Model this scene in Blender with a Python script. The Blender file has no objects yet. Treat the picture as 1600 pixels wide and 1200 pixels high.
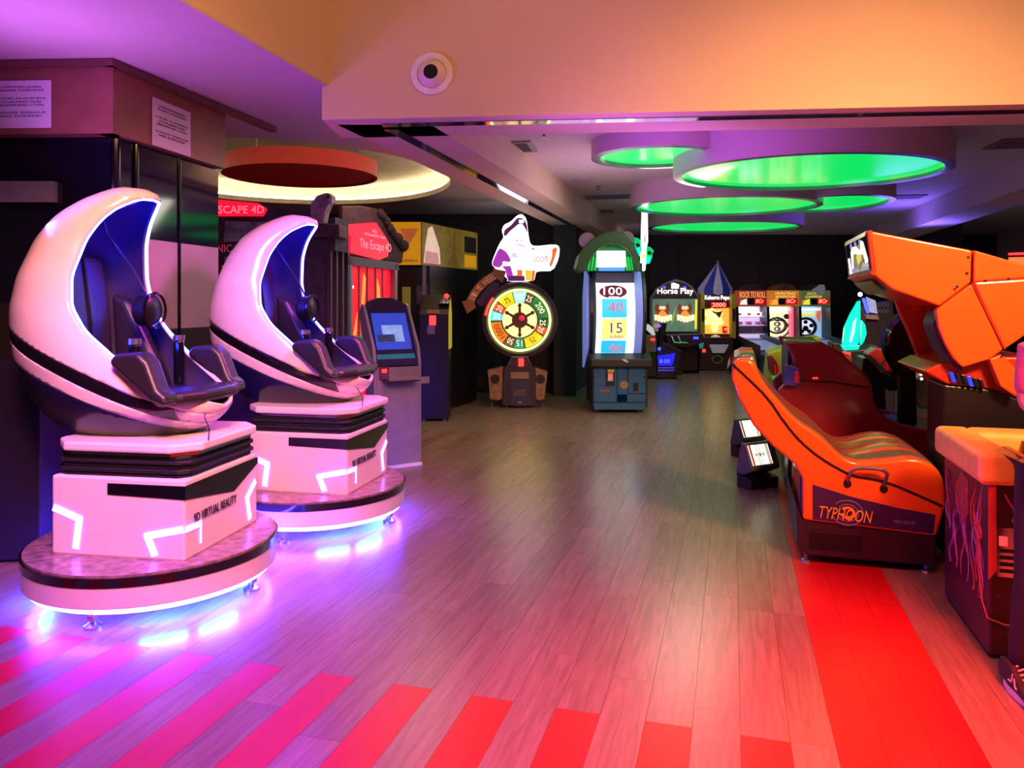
import bpy, bmesh, math, random
import numpy as np
from mathutils import Vector, Matrix
random.seed(7)
SC = bpy.context.scene
COL = SC.collection
PI = math.pi
R = math.radians

# ------------------------------------------------------------------ camera, world, lights, exposure
H = 1.6            # eye height
F = 1200.0         # focal length in pixels of the 1600 px wide frame
HY = 474.0         # horizon row
cam = bpy.data.cameras.new('camera'); cam.sensor_width = 36; cam.lens = 27.0
cam.shift_y = -(600 - HY) / 1600.0; cam.clip_start = 0.05; cam.clip_end = 100
camo = bpy.data.objects.new('camera', cam); COL.objects.link(camo)
camo.location = (0, 0, H); camo.rotation_euler = (R(90), 0, 0)
SC.camera = camo

w = bpy.data.worlds.new('world'); SC.world = w; w.use_nodes = True
w.node_tree.nodes['Background'].inputs[0].default_value = (0.42, 0.22, 0.38, 1)
w.node_tree.nodes['Background'].inputs[1].default_value = 0.10
SC.view_settings.view_transform = 'Standard'; SC.view_settings.look = 'None'
SC.view_settings.gamma = 1; SC.view_settings.use_curve_mapping = False
SC.view_settings.exposure = 0.0
SC.cycles.use_denoising = True
SC.cycles.max_bounces = 6
SC.cycles.sample_clamp_indirect = 6

def area(name, loc, target, size, power, col, size_y=None, spread=180):
    l = bpy.data.lights.new(name, 'AREA'); l.energy = power; l.color = col
    l.size = size
    if size_y: l.shape = 'RECTANGLE'; l.size_y = size_y
    l.spread = R(spread)
    o = bpy.data.objects.new(name, l); COL.objects.link(o); o.location = loc
    o.rotation_euler = (Vector(target) - Vector(loc)).to_track_quat('-Z', 'Y').to_euler()
    return o
def point(name, loc, power, col, rad=0.1):
    l = bpy.data.lights.new(name, 'POINT'); l.energy = power; l.color = col; l.shadow_soft_size = rad
    o = bpy.data.objects.new(name, l); COL.objects.link(o); o.location = loc
    return o
# ceiling lamps of the raised bay over the camera: warm orange wash, red stage lamp on the right
area('bay_lamp_warm', (3.2, 2.2, 3.95), (3.6, 5.6, 3.3), 1.6, 13, (1.0, 0.66, 0.28), 0.8)
area('bay_lamp_yellow', (0.6, 2.4, 3.9), (-1.7, 4.3, 3.6), 0.8, 24, (1.0, 0.64, 0.20))
area('bay_lamp_red', (1.8, 1.5, 3.9), (1.75, 2.3, 0.0), 0.5, 105, (1.0, 0.05, 0.04), spread=62)
area('bay_lamp_salmon', (0.1, 1.3, 3.9), (0.2, 2.8, 0.0), 0.8, 56, (1.0, 0.14, 0.09), spread=74)
area('bay_lamp_pink', (-0.6, 0.9, 3.9), (-2.0, 4.5, 1.1), 1.0, 40, (1.0, 0.34, 0.22), spread=50)
area('fill_orange_ride', (2.6, 0.8, 3.9), (2.5, 5.2, 1.7), 0.8, 60, (1.0, 0.42, 0.20), spread=60)  # added fill, brings the orange ride's hue up against the red light
area('fill_right_wall', (7.6, 11.0, 3.1), (9.6, 11.5, 2.4), 0.5, 14, (1.0, 0.74, 0.5))  # added fill that brightens the beige upper wall
# colour wash lamps over the egg rides; added fills for the aisle and the ceiling field
area('wash_violet', (-1.7, 2.5, 3.1), (-1.6, 2.9, 0.0), 0.6, 58, (0.24, 0.01, 1.0), spread=100)
area('wash_magenta', (-0.2, 5.2, 2.85), (-1.8, 5.7, 1.2), 0.4, 27, (1.0, 0.10, 0.80), spread=90)
area('fill_soffit', (-2.9, 4.2, 2.3), (-1.9, 4.4, 3.2), 0.5, 19, (0.55, 0.16, 1.0), spread=170)  # added uplight standing in for violet underglow bounce on the soffit
area('wash_blue_right', (6.8, 13.0, 2.5), (6.6, 12.8, 3.3), 1.0, 26, (0.20, 0.12, 1.0))
area('fill_pink_ceiling', (1.2, 9.0, 2.3), (1.2, 9.0, 3.3), 1.6, 16, (0.75, 0.42, 0.70))  # added upward fill, imitates bounce on the aisle ceiling
area('fill_violet_ceiling', (1.4, 6.6, 2.3), (1.6, 6.6, 3.3), 0.8, 14, (0.60, 0.14, 1.0))  # added upward fill, violet bounce behind the front beam
area('fill_beam', (0.5, 5.2, 1.9), (0.7, 5.5, 2.95), 0.8, 4, (0.60, 0.12, 1.0), spread=80)  # added small uplight that tints the beam underside violet
area('fill_aisle', (2.2, 9.7, 2.9), (1.0, 9.2, 0), 1.0, 30, (0.78, 0.76, 0.60))  # added fill that lifts the aisle floor below the green discs
area('aisle_lamp_left', (-1.0, 8.6, 3.1), (-0.8, 8.2, 0), 1.2, 22, (0.90, 0.62, 0.50))
area('back_lamp', (4.0, 16.2, 3.2), (4.0, 18.0, 0.6), 2.0, 40, (0.75, 0.62, 0.80))

# ------------------------------------------------------------------ helpers
def X(px, d): return (px - 800.0) / F * d
def Z(py, d): return H - (py - HY) / F * d
def lin(c):
    return tuple(((v / 255.0) / 12.92 if v / 255.0 <= 0.04045 else ((v / 255.0 + 0.055) / 1.055) ** 2.4) for v in c)

MATS = {}
def mat(name, col, rough=0.5, metal=0.0, emit=0.0, noise=0.12, scale=8.0, coat=0.0, bump=0.0, ecol=None, alpha=1.0, trans=0.0):
    """procedural surface: base colour broken up by noise, optional emission for lit things"""
    if name in MATS: return MATS[name]
    m = bpy.data.materials.new(name); m.use_nodes = True; nt = m.node_tree
    b = nt.nodes['Principled BSDF']
    c = lin(col)
    tc = nt.nodes.new('ShaderNodeTexCoord')
    nz = nt.nodes.new('ShaderNodeTexNoise'); nz.inputs['Scale'].default_value = scale; nz.inputs['Detail'].default_value = 4
    nt.links.new(tc.outputs['Object'], nz.inputs['Vector'])
    rp = nt.nodes.new('ShaderNodeValToRGB')
    rp.color_ramp.elements[0].position = 0.3; rp.color_ramp.elements[1].position = 0.7
    rp.color_ramp.elements[0].color = tuple(v * (1 - noise) for v in c) + (1,)
    rp.color_ramp.elements[1].color = tuple(min(1, v * (1 + noise)) for v in c) + (1,)
    nt.links.new(nz.outputs['Fac'], rp.inputs['Fac']); nt.links.new(rp.outputs['Color'], b.inputs['Base Color'])
    b.inputs['Roughness'].default_value = rough; b.inputs['Metallic'].default_value = metal
    b.inputs['Coat Weight'].default_value = coat; b.inputs['Coat Roughness'].default_value = 0.08
    if trans: b.inputs['Transmission Weight'].default_value = trans
    if alpha < 1: b.inputs['Alpha'].default_value = alpha
    if emit:
        e = lin(ecol or col); b.inputs['Emission Color'].default_value = e + (1,); b.inputs['Emission Strength'].default_value = emit
    if bump:
        bp = nt.nodes.new('ShaderNodeBump'); bp.inputs['Strength'].default_value = bump; bp.inputs['Distance'].default_value = 0.01
        nt.links.new(nz.outputs['Fac'], bp.inputs['Height']); nt.links.new(bp.outputs['Normal'], b.inputs['Normal'])
    MATS[name] = m
    return m

def tag(o, label=None, cat=None, group=None, kind=None):
    if label: o['label'] = label
    if cat: o['category'] = cat
    if group: o['group'] = group
    if kind: o['kind'] = kind
    return o
def thing(name, loc, label, cat, rz=0.0, group=None):
    o = bpy.data.objects.new(name, None); COL.objects.link(o); o.empty_display_size = 0.2
    o.location = loc; o.rotation_euler = (0, 0, rz)
    return tag(o, label, cat, group)

class MB:
    """collects simple solids, build() links them as one mesh object"""
    def __init__(s): s.v = []; s.f = []
    def add(s, vs, fs):
        n = len(s.v); s.v += [tuple(v) for v in vs]; s.f += [tuple(i + n for i in f) for f in fs]; return s
    def box(s, x0, x1, y0, y1, z0, z1):
        return s.add([(x0, y0, z0), (x1, y0, z0), (x1, y1, z0), (x0, y1, z0), (x0, y0, z1), (x1, y0, z1), (x1, y1, z1), (x0, y1, z1)],
                     [(0, 3, 2, 1), (4, 5, 6, 7), (0, 1, 5, 4), (1, 2, 6, 5), (2, 3, 7, 6), (3, 0, 4, 7)])
    def prism(s, pts, a, b, axis='y'):
        """pts polygon in the plane across the axis: y->(x,z), x->(y,z), z->(x,y)"""
        n = len(pts)
        A = sum(pts[i][0] * pts[(i + 1) % n][1] - pts[(i + 1) % n][0] * pts[i][1] for i in range(n))
        if A < 0: pts = pts[::-1]
        def mk(p, t):
            return (p[0], t, p[1]) if axis == 'y' else ((t, p[0], p[1]) if axis == 'x' else (p[0], p[1], t))
        lo, hi = min(a, b), max(a, b)
        if axis == 'y': lo, hi = hi, lo
        vs = [mk(p, lo) for p in pts] + [mk(p, hi) for p in pts]
        fs = [tuple(range(n - 1, -1, -1)), tuple(range(n, 2 * n))] + [(i, (i + 1) % n, n + (i + 1) % n, n + i) for i in range(n)]
        return s.add(vs, fs)
    def lathe(s, prof, c=(0, 0, 0), n=32, axis='z', sx=1.0, sy=1.0, cap=True):
        """profile of (radius, height) turned about the axis"""
        vs = []
        for r, h in prof:
            for k in range(n):
                t = 2 * PI * k / n; u, v = r * math.cos(t) * sx, r * math.sin(t) * sy
                p = (u, v, h) if axis == 'z' else ((u, -h, v) if axis == 'y' else (h, u, v))
                vs.append((c[0] + p[0], c[1] + p[1], c[2] + p[2]))
        fs = []
        for i in range(len(prof) - 1):
            for k in range(n):
                fs.append((i * n + k, i * n + (k + 1) % n, (i + 1) * n + (k + 1) % n, (i + 1) * n + k))
        if cap:
            if prof[0][0] > 1e-5: fs.append(tuple(range(n - 1, -1, -1)))
            if prof[-1][0] > 1e-5: fs.append(tuple((len(prof) - 1) * n + k for k in range(n)))
        return s.add(vs, fs)
    def cyl(s, c, r, h, n=24, axis='z', r2=None): return s.lathe([(r, 0), (r if r2 is None else r2, h)], c, n, axis)
    def ball(s, c, r, n=16, m=10, sx=1, sy=1, sz=1):
        pr = [(r * math.sin(PI * i / m) + 1e-4, -r * math.cos(PI * i / m) * sz) for i in range(m + 1)]
        return s.lathe(pr, c, n, 'z', sx, sy)
    def tube(s, pts, r, n=8, closed=False, flat=1.0):
        pts = [Vector(p) for p in pts]; m = len(pts); vs = []; up = None
        for i, p in enumerate(pts):
            a = pts[(i - 1) % m] if (closed or i > 0) else p
            b = pts[(i + 1) % m] if (closed or i < m - 1) else p
            t = (b - a).normalized()
            if up is None:
                up = Vector((0, 0, 1)) if abs(t.z) < 0.9 else Vector((1, 0, 0))
            q = (up - t * up.dot(t))
            if q.length < 1e-4: q = t.orthogonal()
            q.normalize(); up = q; e = t.cross(q)
            rr = r[i] if isinstance(r, (list, tuple)) else r
            for k in range(n):
                th = 2 * PI * k / n
                vs.append(p + q * rr * math.cos(th) * flat + e * rr * math.sin(th))
        fs = []
        for i in range(m if closed else m - 1):
            j = (i + 1) % m
            for k in range(n): fs.append((i * n + k, i * n + (k + 1) % n, j * n + (k + 1) % n, j * n + k))
        if not closed: fs += [tuple(range(n - 1, -1, -1)), tuple((m - 1) * n + k for k in range(n))]
        return s.add(vs, fs)
    def mesh(s, name):
        me = bpy.data.meshes.new(name); me.from_pydata(s.v, [], s.f); me.update(); return me
    def build(s, name, material, parent=None, bevel=0.0, smooth=False, seg=2, loc=None, rz=None, fix=True):
        me = s.mesh(name)
        if fix:
            bm = bmesh.new(); bm.from_mesh(me); bmesh.ops.recalc_face_normals(bm, faces=bm.faces); bm.to_mesh(me); bm.free()
        if smooth:
            me.polygons.foreach_set('use_smooth', [True] * len(me.polygons))
            try: me.set_sharp_from_angle(angle=R(40))
            except Exception: pass
        me.materials.append(material)
        o = bpy.data.objects.new(name, me); COL.objects.link(o); o.parent = parent
        if bevel:
            b = o.modifiers.new('bevel', 'BEVEL'); b.width = bevel; b.segments = seg; b.limit_method = 'ANGLE'; b.angle_limit = R(35)
        if loc: o.location = loc
        if rz is not None: o.rotation_euler = (0, 0, rz)
        return o

def box(name, m, parent, x0, x1, y0, y1, z0, z1, bevel=0.0):
    return MB().box(x0, x1, y0, y1, z0, z1).build(name, m, parent, bevel)
def plate(name, m, parent, pts, y0, y1, bevel=0.0):
    return MB().prism(pts, y0, y1).build(name, m, parent, bevel)

def text(s, x0, x1, z0, z1, y, m, parent, name='lettering', depth=0.004, plane='xz', rot=0.0, shear=0.0):
    """lettering fitted in a box; plane xz faces -y, plane yz faces +x"""
    cu = bpy.data.curves.new('t', 'FONT'); cu.body = s; cu.size = 1; cu.extrude = 0.01; cu.resolution_u = 2; cu.shear = shear
    cu.align_x = 'CENTER'
    to = bpy.data.objects.new('t', cu); COL.objects.link(to)
    dg = bpy.context.evaluated_depsgraph_get(); me = bpy.data.meshes.new_from_object(to.evaluated_get(dg))
    bpy.data.objects.remove(to); bpy.data.curves.remove(cu)
    n = len(me.vertices); a = np.empty(n * 3); me.vertices.foreach_get('co', a); a = a.reshape(-1, 3)
    mn, mx = a.min(0), a.max(0)
    u = (a[:, 0] - mn[0]) / max(1e-6, mx[0] - mn[0]) - 0.5; v = (a[:, 1] - mn[1]) / max(1e-6, mx[1] - mn[1]) - 0.5
    wz = np.where(a[:, 2] > 0, 1.0, 0.0)
    uu, vv = u * (x1 - x0), v * (z1 - z0)
    cr, sr = math.cos(rot), math.sin(rot); uu, vv = uu * cr - vv * sr, uu * sr + vv * cr
    uu = uu + (x0 + x1) / 2; vv = vv + (z0 + z1) / 2
    if plane == 'xz': out = np.stack([uu, y - wz * depth, vv], 1)
    else: out = np.stack([y + wz * depth, uu, vv], 1)
    me.vertices.foreach_set('co', out.ravel()); me.update()
    me.materials.clear(); me.materials.append(m)
    me.name = name
    o = bpy.data.objects.new(name, me); COL.objects.link(o); o.parent = parent
    return o

def copy_tree(o, parent=None):
    c = o.copy(); COL.objects.link(c); c.parent = parent
    for ch in list(KIDS.get(o.name, [])): copy_tree(ch, c)
    return c
KIDS = {}
def index_kids():
    KIDS.clear()
    for o in bpy.data.objects:
        if o.parent: KIDS.setdefault(o.parent.name, []).append(o)

# common materials
M_black = mat('black_plastic', (22, 18, 24), 0.35)
M_black_matte = mat('black_matte', (20, 16, 22), 0.8)
M_black_gloss = mat('black_gloss', (12, 10, 18), 0.12, coat=0.5)
M_chrome = mat('chrome', (200, 200, 205), 0.18, 1.0)
M_steel = mat('brushed_steel', (150, 150, 155), 0.35, 0.9)
M_white_pl = mat('white_plastic', (225, 220, 222), 0.4)
M_led_red = mat('led_red', (255, 40, 40), 0.4, emit=4.0)
M_led_digits = mat('led_digits', (255, 120, 110), 0.4, emit=5.0, ecol=(255, 110, 90))
M_red_back = mat('led_red_backing', (150, 8, 12), 0.4, emit=0.9, ecol=(220, 10, 14))
M_blue_led = mat('blue_led', (60, 80, 255), 0.4, emit=6, ecol=(40, 50, 255))
M_white_lit = mat('lit_white', (255, 250, 245), 0.4, emit=2.2)
M_coin_lit = mat('lit_coin_button', (255, 90, 60), 0.4, emit=3, ecol=(255, 40, 30))

# ------------------------------------------------------------------ floor of planks (grid turned 16 degrees off the view)
PD = -R(16)
def wood(name, cols, rough, spec_random=True, hue_red=False):
    m = bpy.data.materials.new(name); m.use_nodes = True; nt = m.node_tree; b = nt.nodes['Principled BSDF']
    tc = nt.nodes.new('ShaderNodeTexCoord'); oi = nt.nodes.new('ShaderNodeObjectInfo')
    mul = nt.nodes.new('ShaderNodeVectorMath'); mul.operation = 'SCALE'; mul.inputs[0].default_value = (3.1, 7.7, 1.3)
    k = nt.nodes.new('ShaderNodeMath'); k.operation = 'MULTIPLY'; k.inputs[1].default_value = 20
    nt.links.new(oi.outputs['Random'], k.inputs[0]); nt.links.new(k.outputs[0], mul.inputs['Scale'])
    add = nt.nodes.new('ShaderNodeVectorMath'); nt.links.new(tc.outputs['Object'], add.inputs[0]); nt.links.new(mul.outputs[0], add.inputs[1])
    mp = nt.nodes.new('ShaderNodeMapping'); mp.inputs['Scale'].default_value = (34, 2.2, 1); nt.links.new(add.outputs[0], mp.inputs['Vector'])
    nz = nt.nodes.new('ShaderNodeTexNoise'); nz.inputs['Scale'].default_value = 1; nz.inputs['Detail'].default_value = 6; nz.inputs['Distortion'].default_value = 1.2
    nt.links.new(mp.outputs[0], nz.inputs['Vector'])
    rp = nt.nodes.new('ShaderNodeValToRGB'); rp.color_ramp.elements[0].position = 0.28; rp.color_ramp.elements[1].position = 0.68
    rp.color_ramp.elements[0].color = lin(cols[0]) + (1,); rp.color_ramp.elements[1].color = lin(cols[1]) + (1,)
    nt.links.new(nz.outputs['Fac'], rp.inputs['Fac'])
    hs = nt.nodes.new('ShaderNodeHueSaturation')
    mr = nt.nodes.new('ShaderNodeMapRange'); mr.inputs['To Min'].default_value = 0.86; mr.inputs['To Max'].default_value = 1.10
    nt.links.new(oi.outputs['Random'], mr.inputs['Value']); nt.links.new(mr.outputs[0], hs.inputs['Value'])
    nt.links.new(rp.outputs['Color'], hs.inputs['Color']); nt.links.new(hs.outputs[0], b.inputs['Base Color'])
    b.inputs['Roughness'].default_value = rough
    bp = nt.nodes.new('ShaderNodeBump'); bp.inputs['Strength'].default_value = 0.12; bp.inputs['Distance'].default_value = 0.002
    nt.links.new(nz.outputs['Fac'], bp.inputs['Height']); nt.links.new(bp.outputs['Normal'], b.inputs['Normal'])
    return m
M_plank = wood('laminate_grey_oak', [(122, 100, 88), (146, 124, 110)], 0.27)
M_plank_red = wood('laminate_red', [(168, 16, 28), (182, 22, 34)], 0.36)
M_seam = mat('floor_seam', (86, 70, 64), 0.8)

floor = MB().box(-14, 16, -4, 26, -0.08, -0.011).build('floor', M_seam, None); floor.rotation_euler = (0, 0, PD)
tag(floor, kind='structure')
def plank_mesh(wd, ln, m):
    key = (round(wd, 3), round(ln, 3), m.name)
    if key not in PM:
        b = MB(); g = 0.0007
        b.box(g, wd - g, g, ln - g, -0.012, 0.0)
        me = b.mesh('plank'); me.materials.append(m); PM[key] = me
    return PM[key]
PM = {}
cols = []
PW = 0.175
for n in range(-62, 2): cols.append((0.03 + PW * n, PW, n))
cols.append((0.205 + 0.0, 0.155, 1)); cols = [c for c in cols if not (c[2] == 1 and abs(c[1] - PW) < 1e-6)]
for k in range(3): cols.append((0.36 + k * 0.1667, 0.1667, 100 + k))
for n in range(0, 52): cols.append((0.86 + PW * n, PW, 200 + n))
planks = []
PL = 1.22
for x0, wd, n in cols:
    red_col = (n < 100 and n % 2 == 0 and -20 <= n <= 0)
    off = (n * 0.437) % 1.0 * PL
    if red_col: off = 2.97 % PL
    if 100 <= n < 103: off = (n - 100) * 0.4
    y = -2.44 + off - PL
    while y < 21.5:
        red = (red_col and y + 0.1 < 2.97) or (100 <= n < 103 and y < 6.3)
        planks.append((x0, y, wd, red)); y += PL
cs, sn = math.cos(PD), math.sin(PD)
def seen(p):
    best = None
    for fx, fy in ((0, 0), (1, 0), (0, 1), (1, 1), (.5, .5)):
        lx, ly = p[0] + p[2] * fx, p[1] + PL * fy
        wx, wy = lx * cs - ly * sn, lx * sn + ly * cs
        if wy < 1.2: continue
        px, py = 800 + F * wx / wy, HY + F * H / wy
        if -20 < px < 1620 and py < 1215: best = wy if best is None else min(best, wy)
    return best
near = sorted([(seen(p), p) for p in planks if seen(p) is not None])
near_set = set(id(p) for _, p in near[:296])
rest = MB(); rest_red = MB()
for p in planks:
    if id(p) in near_set:
        o = bpy.data.objects.new('plank', plank_mesh(p[2], PL, M_plank_red if p[3] else M_plank)); COL.objects.link(o)
        o.parent = floor; o.location = (p[0], p[1], 0)
    else:
        (rest_red if p[3] else rest).box(p[0] + .0012, p[0] + p[2] - .0012, p[1] + .0012, p[1] + PL - .0012, -0.012, 0)
tag(rest.build('planks', M_plank, floor, fix=False), kind='stuff')
if rest_red.v: tag(rest_red.build('red_planks', M_plank_red, floor, fix=False), kind='stuff')

# ------------------------------------------------------------------ ceilings, beams, walls
M_ceil = mat('ceiling_paint', (206, 190, 188), 0.7, noise=0.03, scale=3)
M_beam = mat('beam_paint', (226, 196, 170), 0.6, noise=0.03, scale=2)
M_fascia = mat('fascia_paint', (224, 206, 164), 0.6, noise=0.02, scale=1.5)
M_mirror = mat('mirror_strip', (150, 140, 165), 0.06, 0.9)
M_wall_dark = mat('black_curtain_wall', (44, 36, 42), 0.9, noise=0.2, scale=3)
M_wall_beige = mat('beige_wall', (190, 165, 140), 0.7)
M_cove = mat('cove_paint', (235, 225, 200), 0.7)

def struct(o): o['kind'] = 'structure'; return o
S15 = math.tan(R(15))
def LX(d): return -1.37 + S15 * (d - 5.65)      # left edge of the long aisle beam
def fan(center, rx, ry, outer, z, n=96):
    """flat ring between an elliptical hole and a convex polygon (seen from above), at height z"""
    cx, cy = center; angs = [2 * PI * k / n for k in range(n)] + [math.atan2(p[1] - cy, p[0] - cx) % (2 * PI) for p in outer]
    angs = sorted(set(round(a, 5) for a in angs)); vs = []; m = len(angs)
    for a in angs:
        dx, dy = math.cos(a), math.sin(a)
        k = 1 / math.sqrt((dx / rx) ** 2 + (dy / ry) ** 2); vs.append((cx + dx * k, cy + dy * k, z))
        best = 1e9
        for i in range(len(outer)):
            p, q = outer[i], outer[(i + 1) % len(outer)]; ex, ey = q[0] - p[0], q[1] - p[1]
            den = dx * ey - dy * ex
            if abs(den) < 1e-9: continue
            t = ((p[0] - cx) * ey - (p[1] - cy) * ex) / den; u = ((p[0] - cx) * dy - (p[1] - cy) * dx) / den
            if t > 0 and -1e-6 <= u <= 1 + 1e-6: best = min(best, t)
        vs.append((cx + dx * best, cy + dy * best, z))
    return vs, [(2 * i, 2 * i + 1, 2 * ((i + 1) % m) + 1, 2 * ((i + 1) % m)) for i in range(m)]
# left ceiling with the oval cove opening
CC = (-2.95, 9.9); CRX, CRY = 2.15, 2.5
ZL, ZR, ZB = 3.2, 3.3, 2.95
left_poly = [(-9, 5.9), (LX(5.9) + .1, 5.9), (LX(13.8) + .1, 13.8), (-9, 13.8)]
vs, fs = fan(CC, CRX, CRY, left_poly, ZL)
cm = MB().add(vs, fs)
ceil_l = cm.build('ceiling', M_ceil, None, fix=False); struct(ceil_l)
n = 72
cv = MB()
cv.lathe([(1, ZL), (1, ZL + .07)], (CC[0], CC[1], 0), n, 'z', CRX, CRY, cap=False)
cv.lathe([(1, ZL + .07), (1.12, ZL + .07), (1.12, ZL + .30), (0.001, ZL + .30)], (CC[0], CC[1], 0), n, 'z', CRX, CRY, cap=False)
cvo = cv.build('ceiling_cove', M_cove, None, smooth=True, fix=False); struct(cvo)
led = MB().lathe([(1.04, ZL + .09), (1.07, ZL + .09), (1.07, ZL + .115), (1.04, ZL + .115), (1.04, ZL + .09)], (CC[0], CC[1], 0), n, 'z', CRX, CRY, cap=False)
led.build('light_strip', mat('cove_led', (255, 240, 214), 0.5, emit=7, ecol=(255, 238, 208)), cvo)
# near soffit on the left (same height), runs from behind the camera to the long beam
T16 = math.tan(R(13.9))
def FX(d): return -1.755 + T16 * (d - 4.05)     # right edge of near soffit = foot of the left fascia
so = MB().prism([(-9, -3), (FX(-3), -3), (FX(5.9), 5.9), (-9, 5.9)], ZL, ZL + .02, 'z').build('ceiling_soffit', M_ceil, None); struct(so)
# left fascia of the raised bay (vertical, along the planks)
lf = MB().prism([(FX(-3), -3), (FX(-3) - .12, -3), (FX(5.66) - .12, 5.66), (FX(5.66), 5.66)], ZL + .02, 4.3, 'z').build('wall_bay_left', M_fascia, None); struct(lf)
# front beam: its face closes the raised bay
def BY(x): return 5.65 - 0.0909 * (x + 1.37)    # front face line
fb = MB().prism([(-1.40, BY(-1.40)), (9, BY(9)), (9, BY(9) + .62), (-1.40, BY(-1.40) + .62)], ZB, 4.3, 'z').build('wall_beam_front', M_fascia, None, bevel=.004); struct(fb)
# mirror strip under the front beam
ms = MB().prism([(-.98, BY(-.98) + .14), (9, BY(9) + .14), (9, BY(9) + .25), (-.98, BY(-.98) + .25)], ZB - .006, ZB, 'z').build('trim_1', M_mirror, None); struct(ms)
# long aisle beam with its mirror strip
lb = MB().prism([(LX(5.8), 5.8), (LX(5.8) + .72, 5.8), (LX(18.8) + .72, 18.8), (LX(18.8), 18.8)], ZB, 3.32, 'z').build('ceiling_beam_left', M_beam, None, bevel=.004); struct(lb)
ls = MB().prism([(LX(5.95) + .30, 5.95), (LX(5.95) + .41, 5.95), (LX(18.8) + .41, 18.8), (LX(18.8) + .30, 18.8)], ZB - .006, ZB, 'z').build('trim_2', M_mirror, None); struct(ls)
# right beam and ceiling
def RX(d): return 6.0 + .25 * (d - 9.05)
rb = MB().prism([(RX(5), 5), (RX(5) + .6, 5), (RX(19) + .6, 19), (RX(19), 19)], ZB, 3.32, 'z').build('ceiling_beam_right', M_ceil, None, bevel=.004); struct(rb)
cr = MB().prism([(LX(6.0), 6.0), (9, BY(9) + .3), (14, BY(9) + .3), (14, 19.2), (LX(19.2), 19.2)], ZR, ZR + .05, 'z').build('ceiling_right', M_ceil, None); struct(cr)
bayc = MB().prism([(FX(-3), -3), (9, -3), (9, 5.5), (FX(5.5), 5.5)], 4.3, 4.35, 'z').build('ceiling_bay', M_fascia, None); struct(bayc)
# walls
struct(MB().box(-9, 1.02, 13.75, 13.9, 0, ZL + .5).build('wall_back_left', M_wall_dark, None))
struct(MB().prism([(1.02, 13.75), (1.12, 13.75), (2.5, 19.0), (2.4, 19.0)], 0, 3.3, 'z').build('wall_left', M_wall_dark, None))
wb = struct(MB().box(2.3, 13.5, 19.0, 19.15, 0, 3.3).build('wall_back', M_wall_dark, None))
struct(MB().prism([(8.4, 5), (8.5, 5), (12.1, 19), (12.0, 19)], 2.1, 3.3, 'z').build('wall_right', M_wall_beige, None))
struct(MB().prism([(8.4, 5), (8.5, 5), (12.1, 19), (12.0, 19)], 0, 2.1, 'z').build('wall_right_lower', M_wall_dark, None))
# curtain folds on the back wall
for i, px in enumerate((860, 1016, 1063, 1190, 1322, 1345)):
    o = MB().tube([(X(px, 18.95), 18.96, 0), (X(px, 18.95), 18.96, 3.28)], .012, 6).build('curtain_seam', mat('curtain_seam', (48, 42, 48), .8), wb)

# stepped column between the wheel game and frog game
pc = MB().box(.72, 1.1, 13.2, 13.74, 0, 3.19).build('wall_column', mat('dark_green_wall', (34, 42, 40), .8), None); struct(pc)
pc2 = MB().box(X(1464, 16), X(1504, 16), 16, 16.5, 0, 3.28).build('wall_column_right', mat('dark_blue_column', (44, 40, 66), .8), None); struct(pc2)

# ------------------------------------------------------------------ left clad block (bulkhead)
M_cladding = mat('wood_cladding', (146, 92, 74), 0.45, noise=.16, scale=5)
M_trim = mat('brown_trim', (110, 62, 62), .4)
M_tint = mat('tinted_glass', (14, 12, 34), 0.07, noise=.2, scale=1.5, coat=.3)
def seg_prism(p, q, th, z0, z1):
    """vertical slab from p to q with thickness th to the left-back side"""
    d = Vector((q[0] - p[0], q[1] - p[1])).normalized(); nrm = Vector((-d.y, d.x)) * th
    return MB().prism([p, q, (q[0] + nrm.x, q[1] + nrm.y), (p[0] + nrm.x, p[1] + nrm.y)], z0, z1, 'z')
A0, A1, A2 = (-6.0, 5.20), (-2.617, 5.04), (-2.38, 6.38)
b1 = struct(seg_prism(A0, A1, .12, 2.717, 3.19).build('wall_cladding_front', M_cladding, None, bevel=.003))
b2 = struct(seg_prism(A1, A2, .12, 2.717, 3.19).build('wall_cladding_side', M_cladding, None, bevel=.003))
seg_prism((-6.0, 5.16), (-2.60, 5.00), .06, 3.15, 3.195).build('trim_3', M_trim, None)['kind'] = 'structure'
seg_prism((-2.60, 5.00), (-2.13, 6.95), .06, 3.15, 3.195).build('trim_4', M_trim, None)['kind'] = 'structure'
# recess under it
B0, B1, B2 = (-6.0, 5.34), (-2.66, 5.18), (-2.44, 6.38)
struct(seg_prism((-6.0, 5.34), (-3.60, 5.226), .04, 0, 2.72).build('window_1', M_tint, None))
struct(seg_prism((-3.60, 5.226), (-2.68, 5.182), .04, 1.6, 2.72).build('window_2', M_tint, None))
struct(seg_prism((-3.60, 5.226), (-2.68, 5.182), .04, 0, 1.6).build('wall_recess_front', M_black_matte, None))
struct(seg_prism(B1, B2, .04, 2.06, 2.72).build('window_3', M_tint, None))
M_pw = mat('white_wood_panel', (158, 142, 150), .4, noise=.10, scale=3)
sp = seg_prism(B1, B2, .04, 1.41, 2.06).build('wall_panel_white', M_pw, None); struct(sp)
struct(seg_prism(B1, B2, .04, 0, 1.41).build('wall_recess_side', M_black_matte, None))
for k, p in enumerate([(-2.67, 5.17), (-2.62, 5.35), (-2.54, 5.85)]):
    struct(MB().cyl((p[0], p[1], 0), .018 if k else .03, 2.72, 10).build('trim_%d' % (5 + k), M_black_gloss, None))
struct(MB().box(-6, -2.5, 6.3, 6.38, 0, 3.19).build('wall_block_back', M_black_matte, None))
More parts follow.
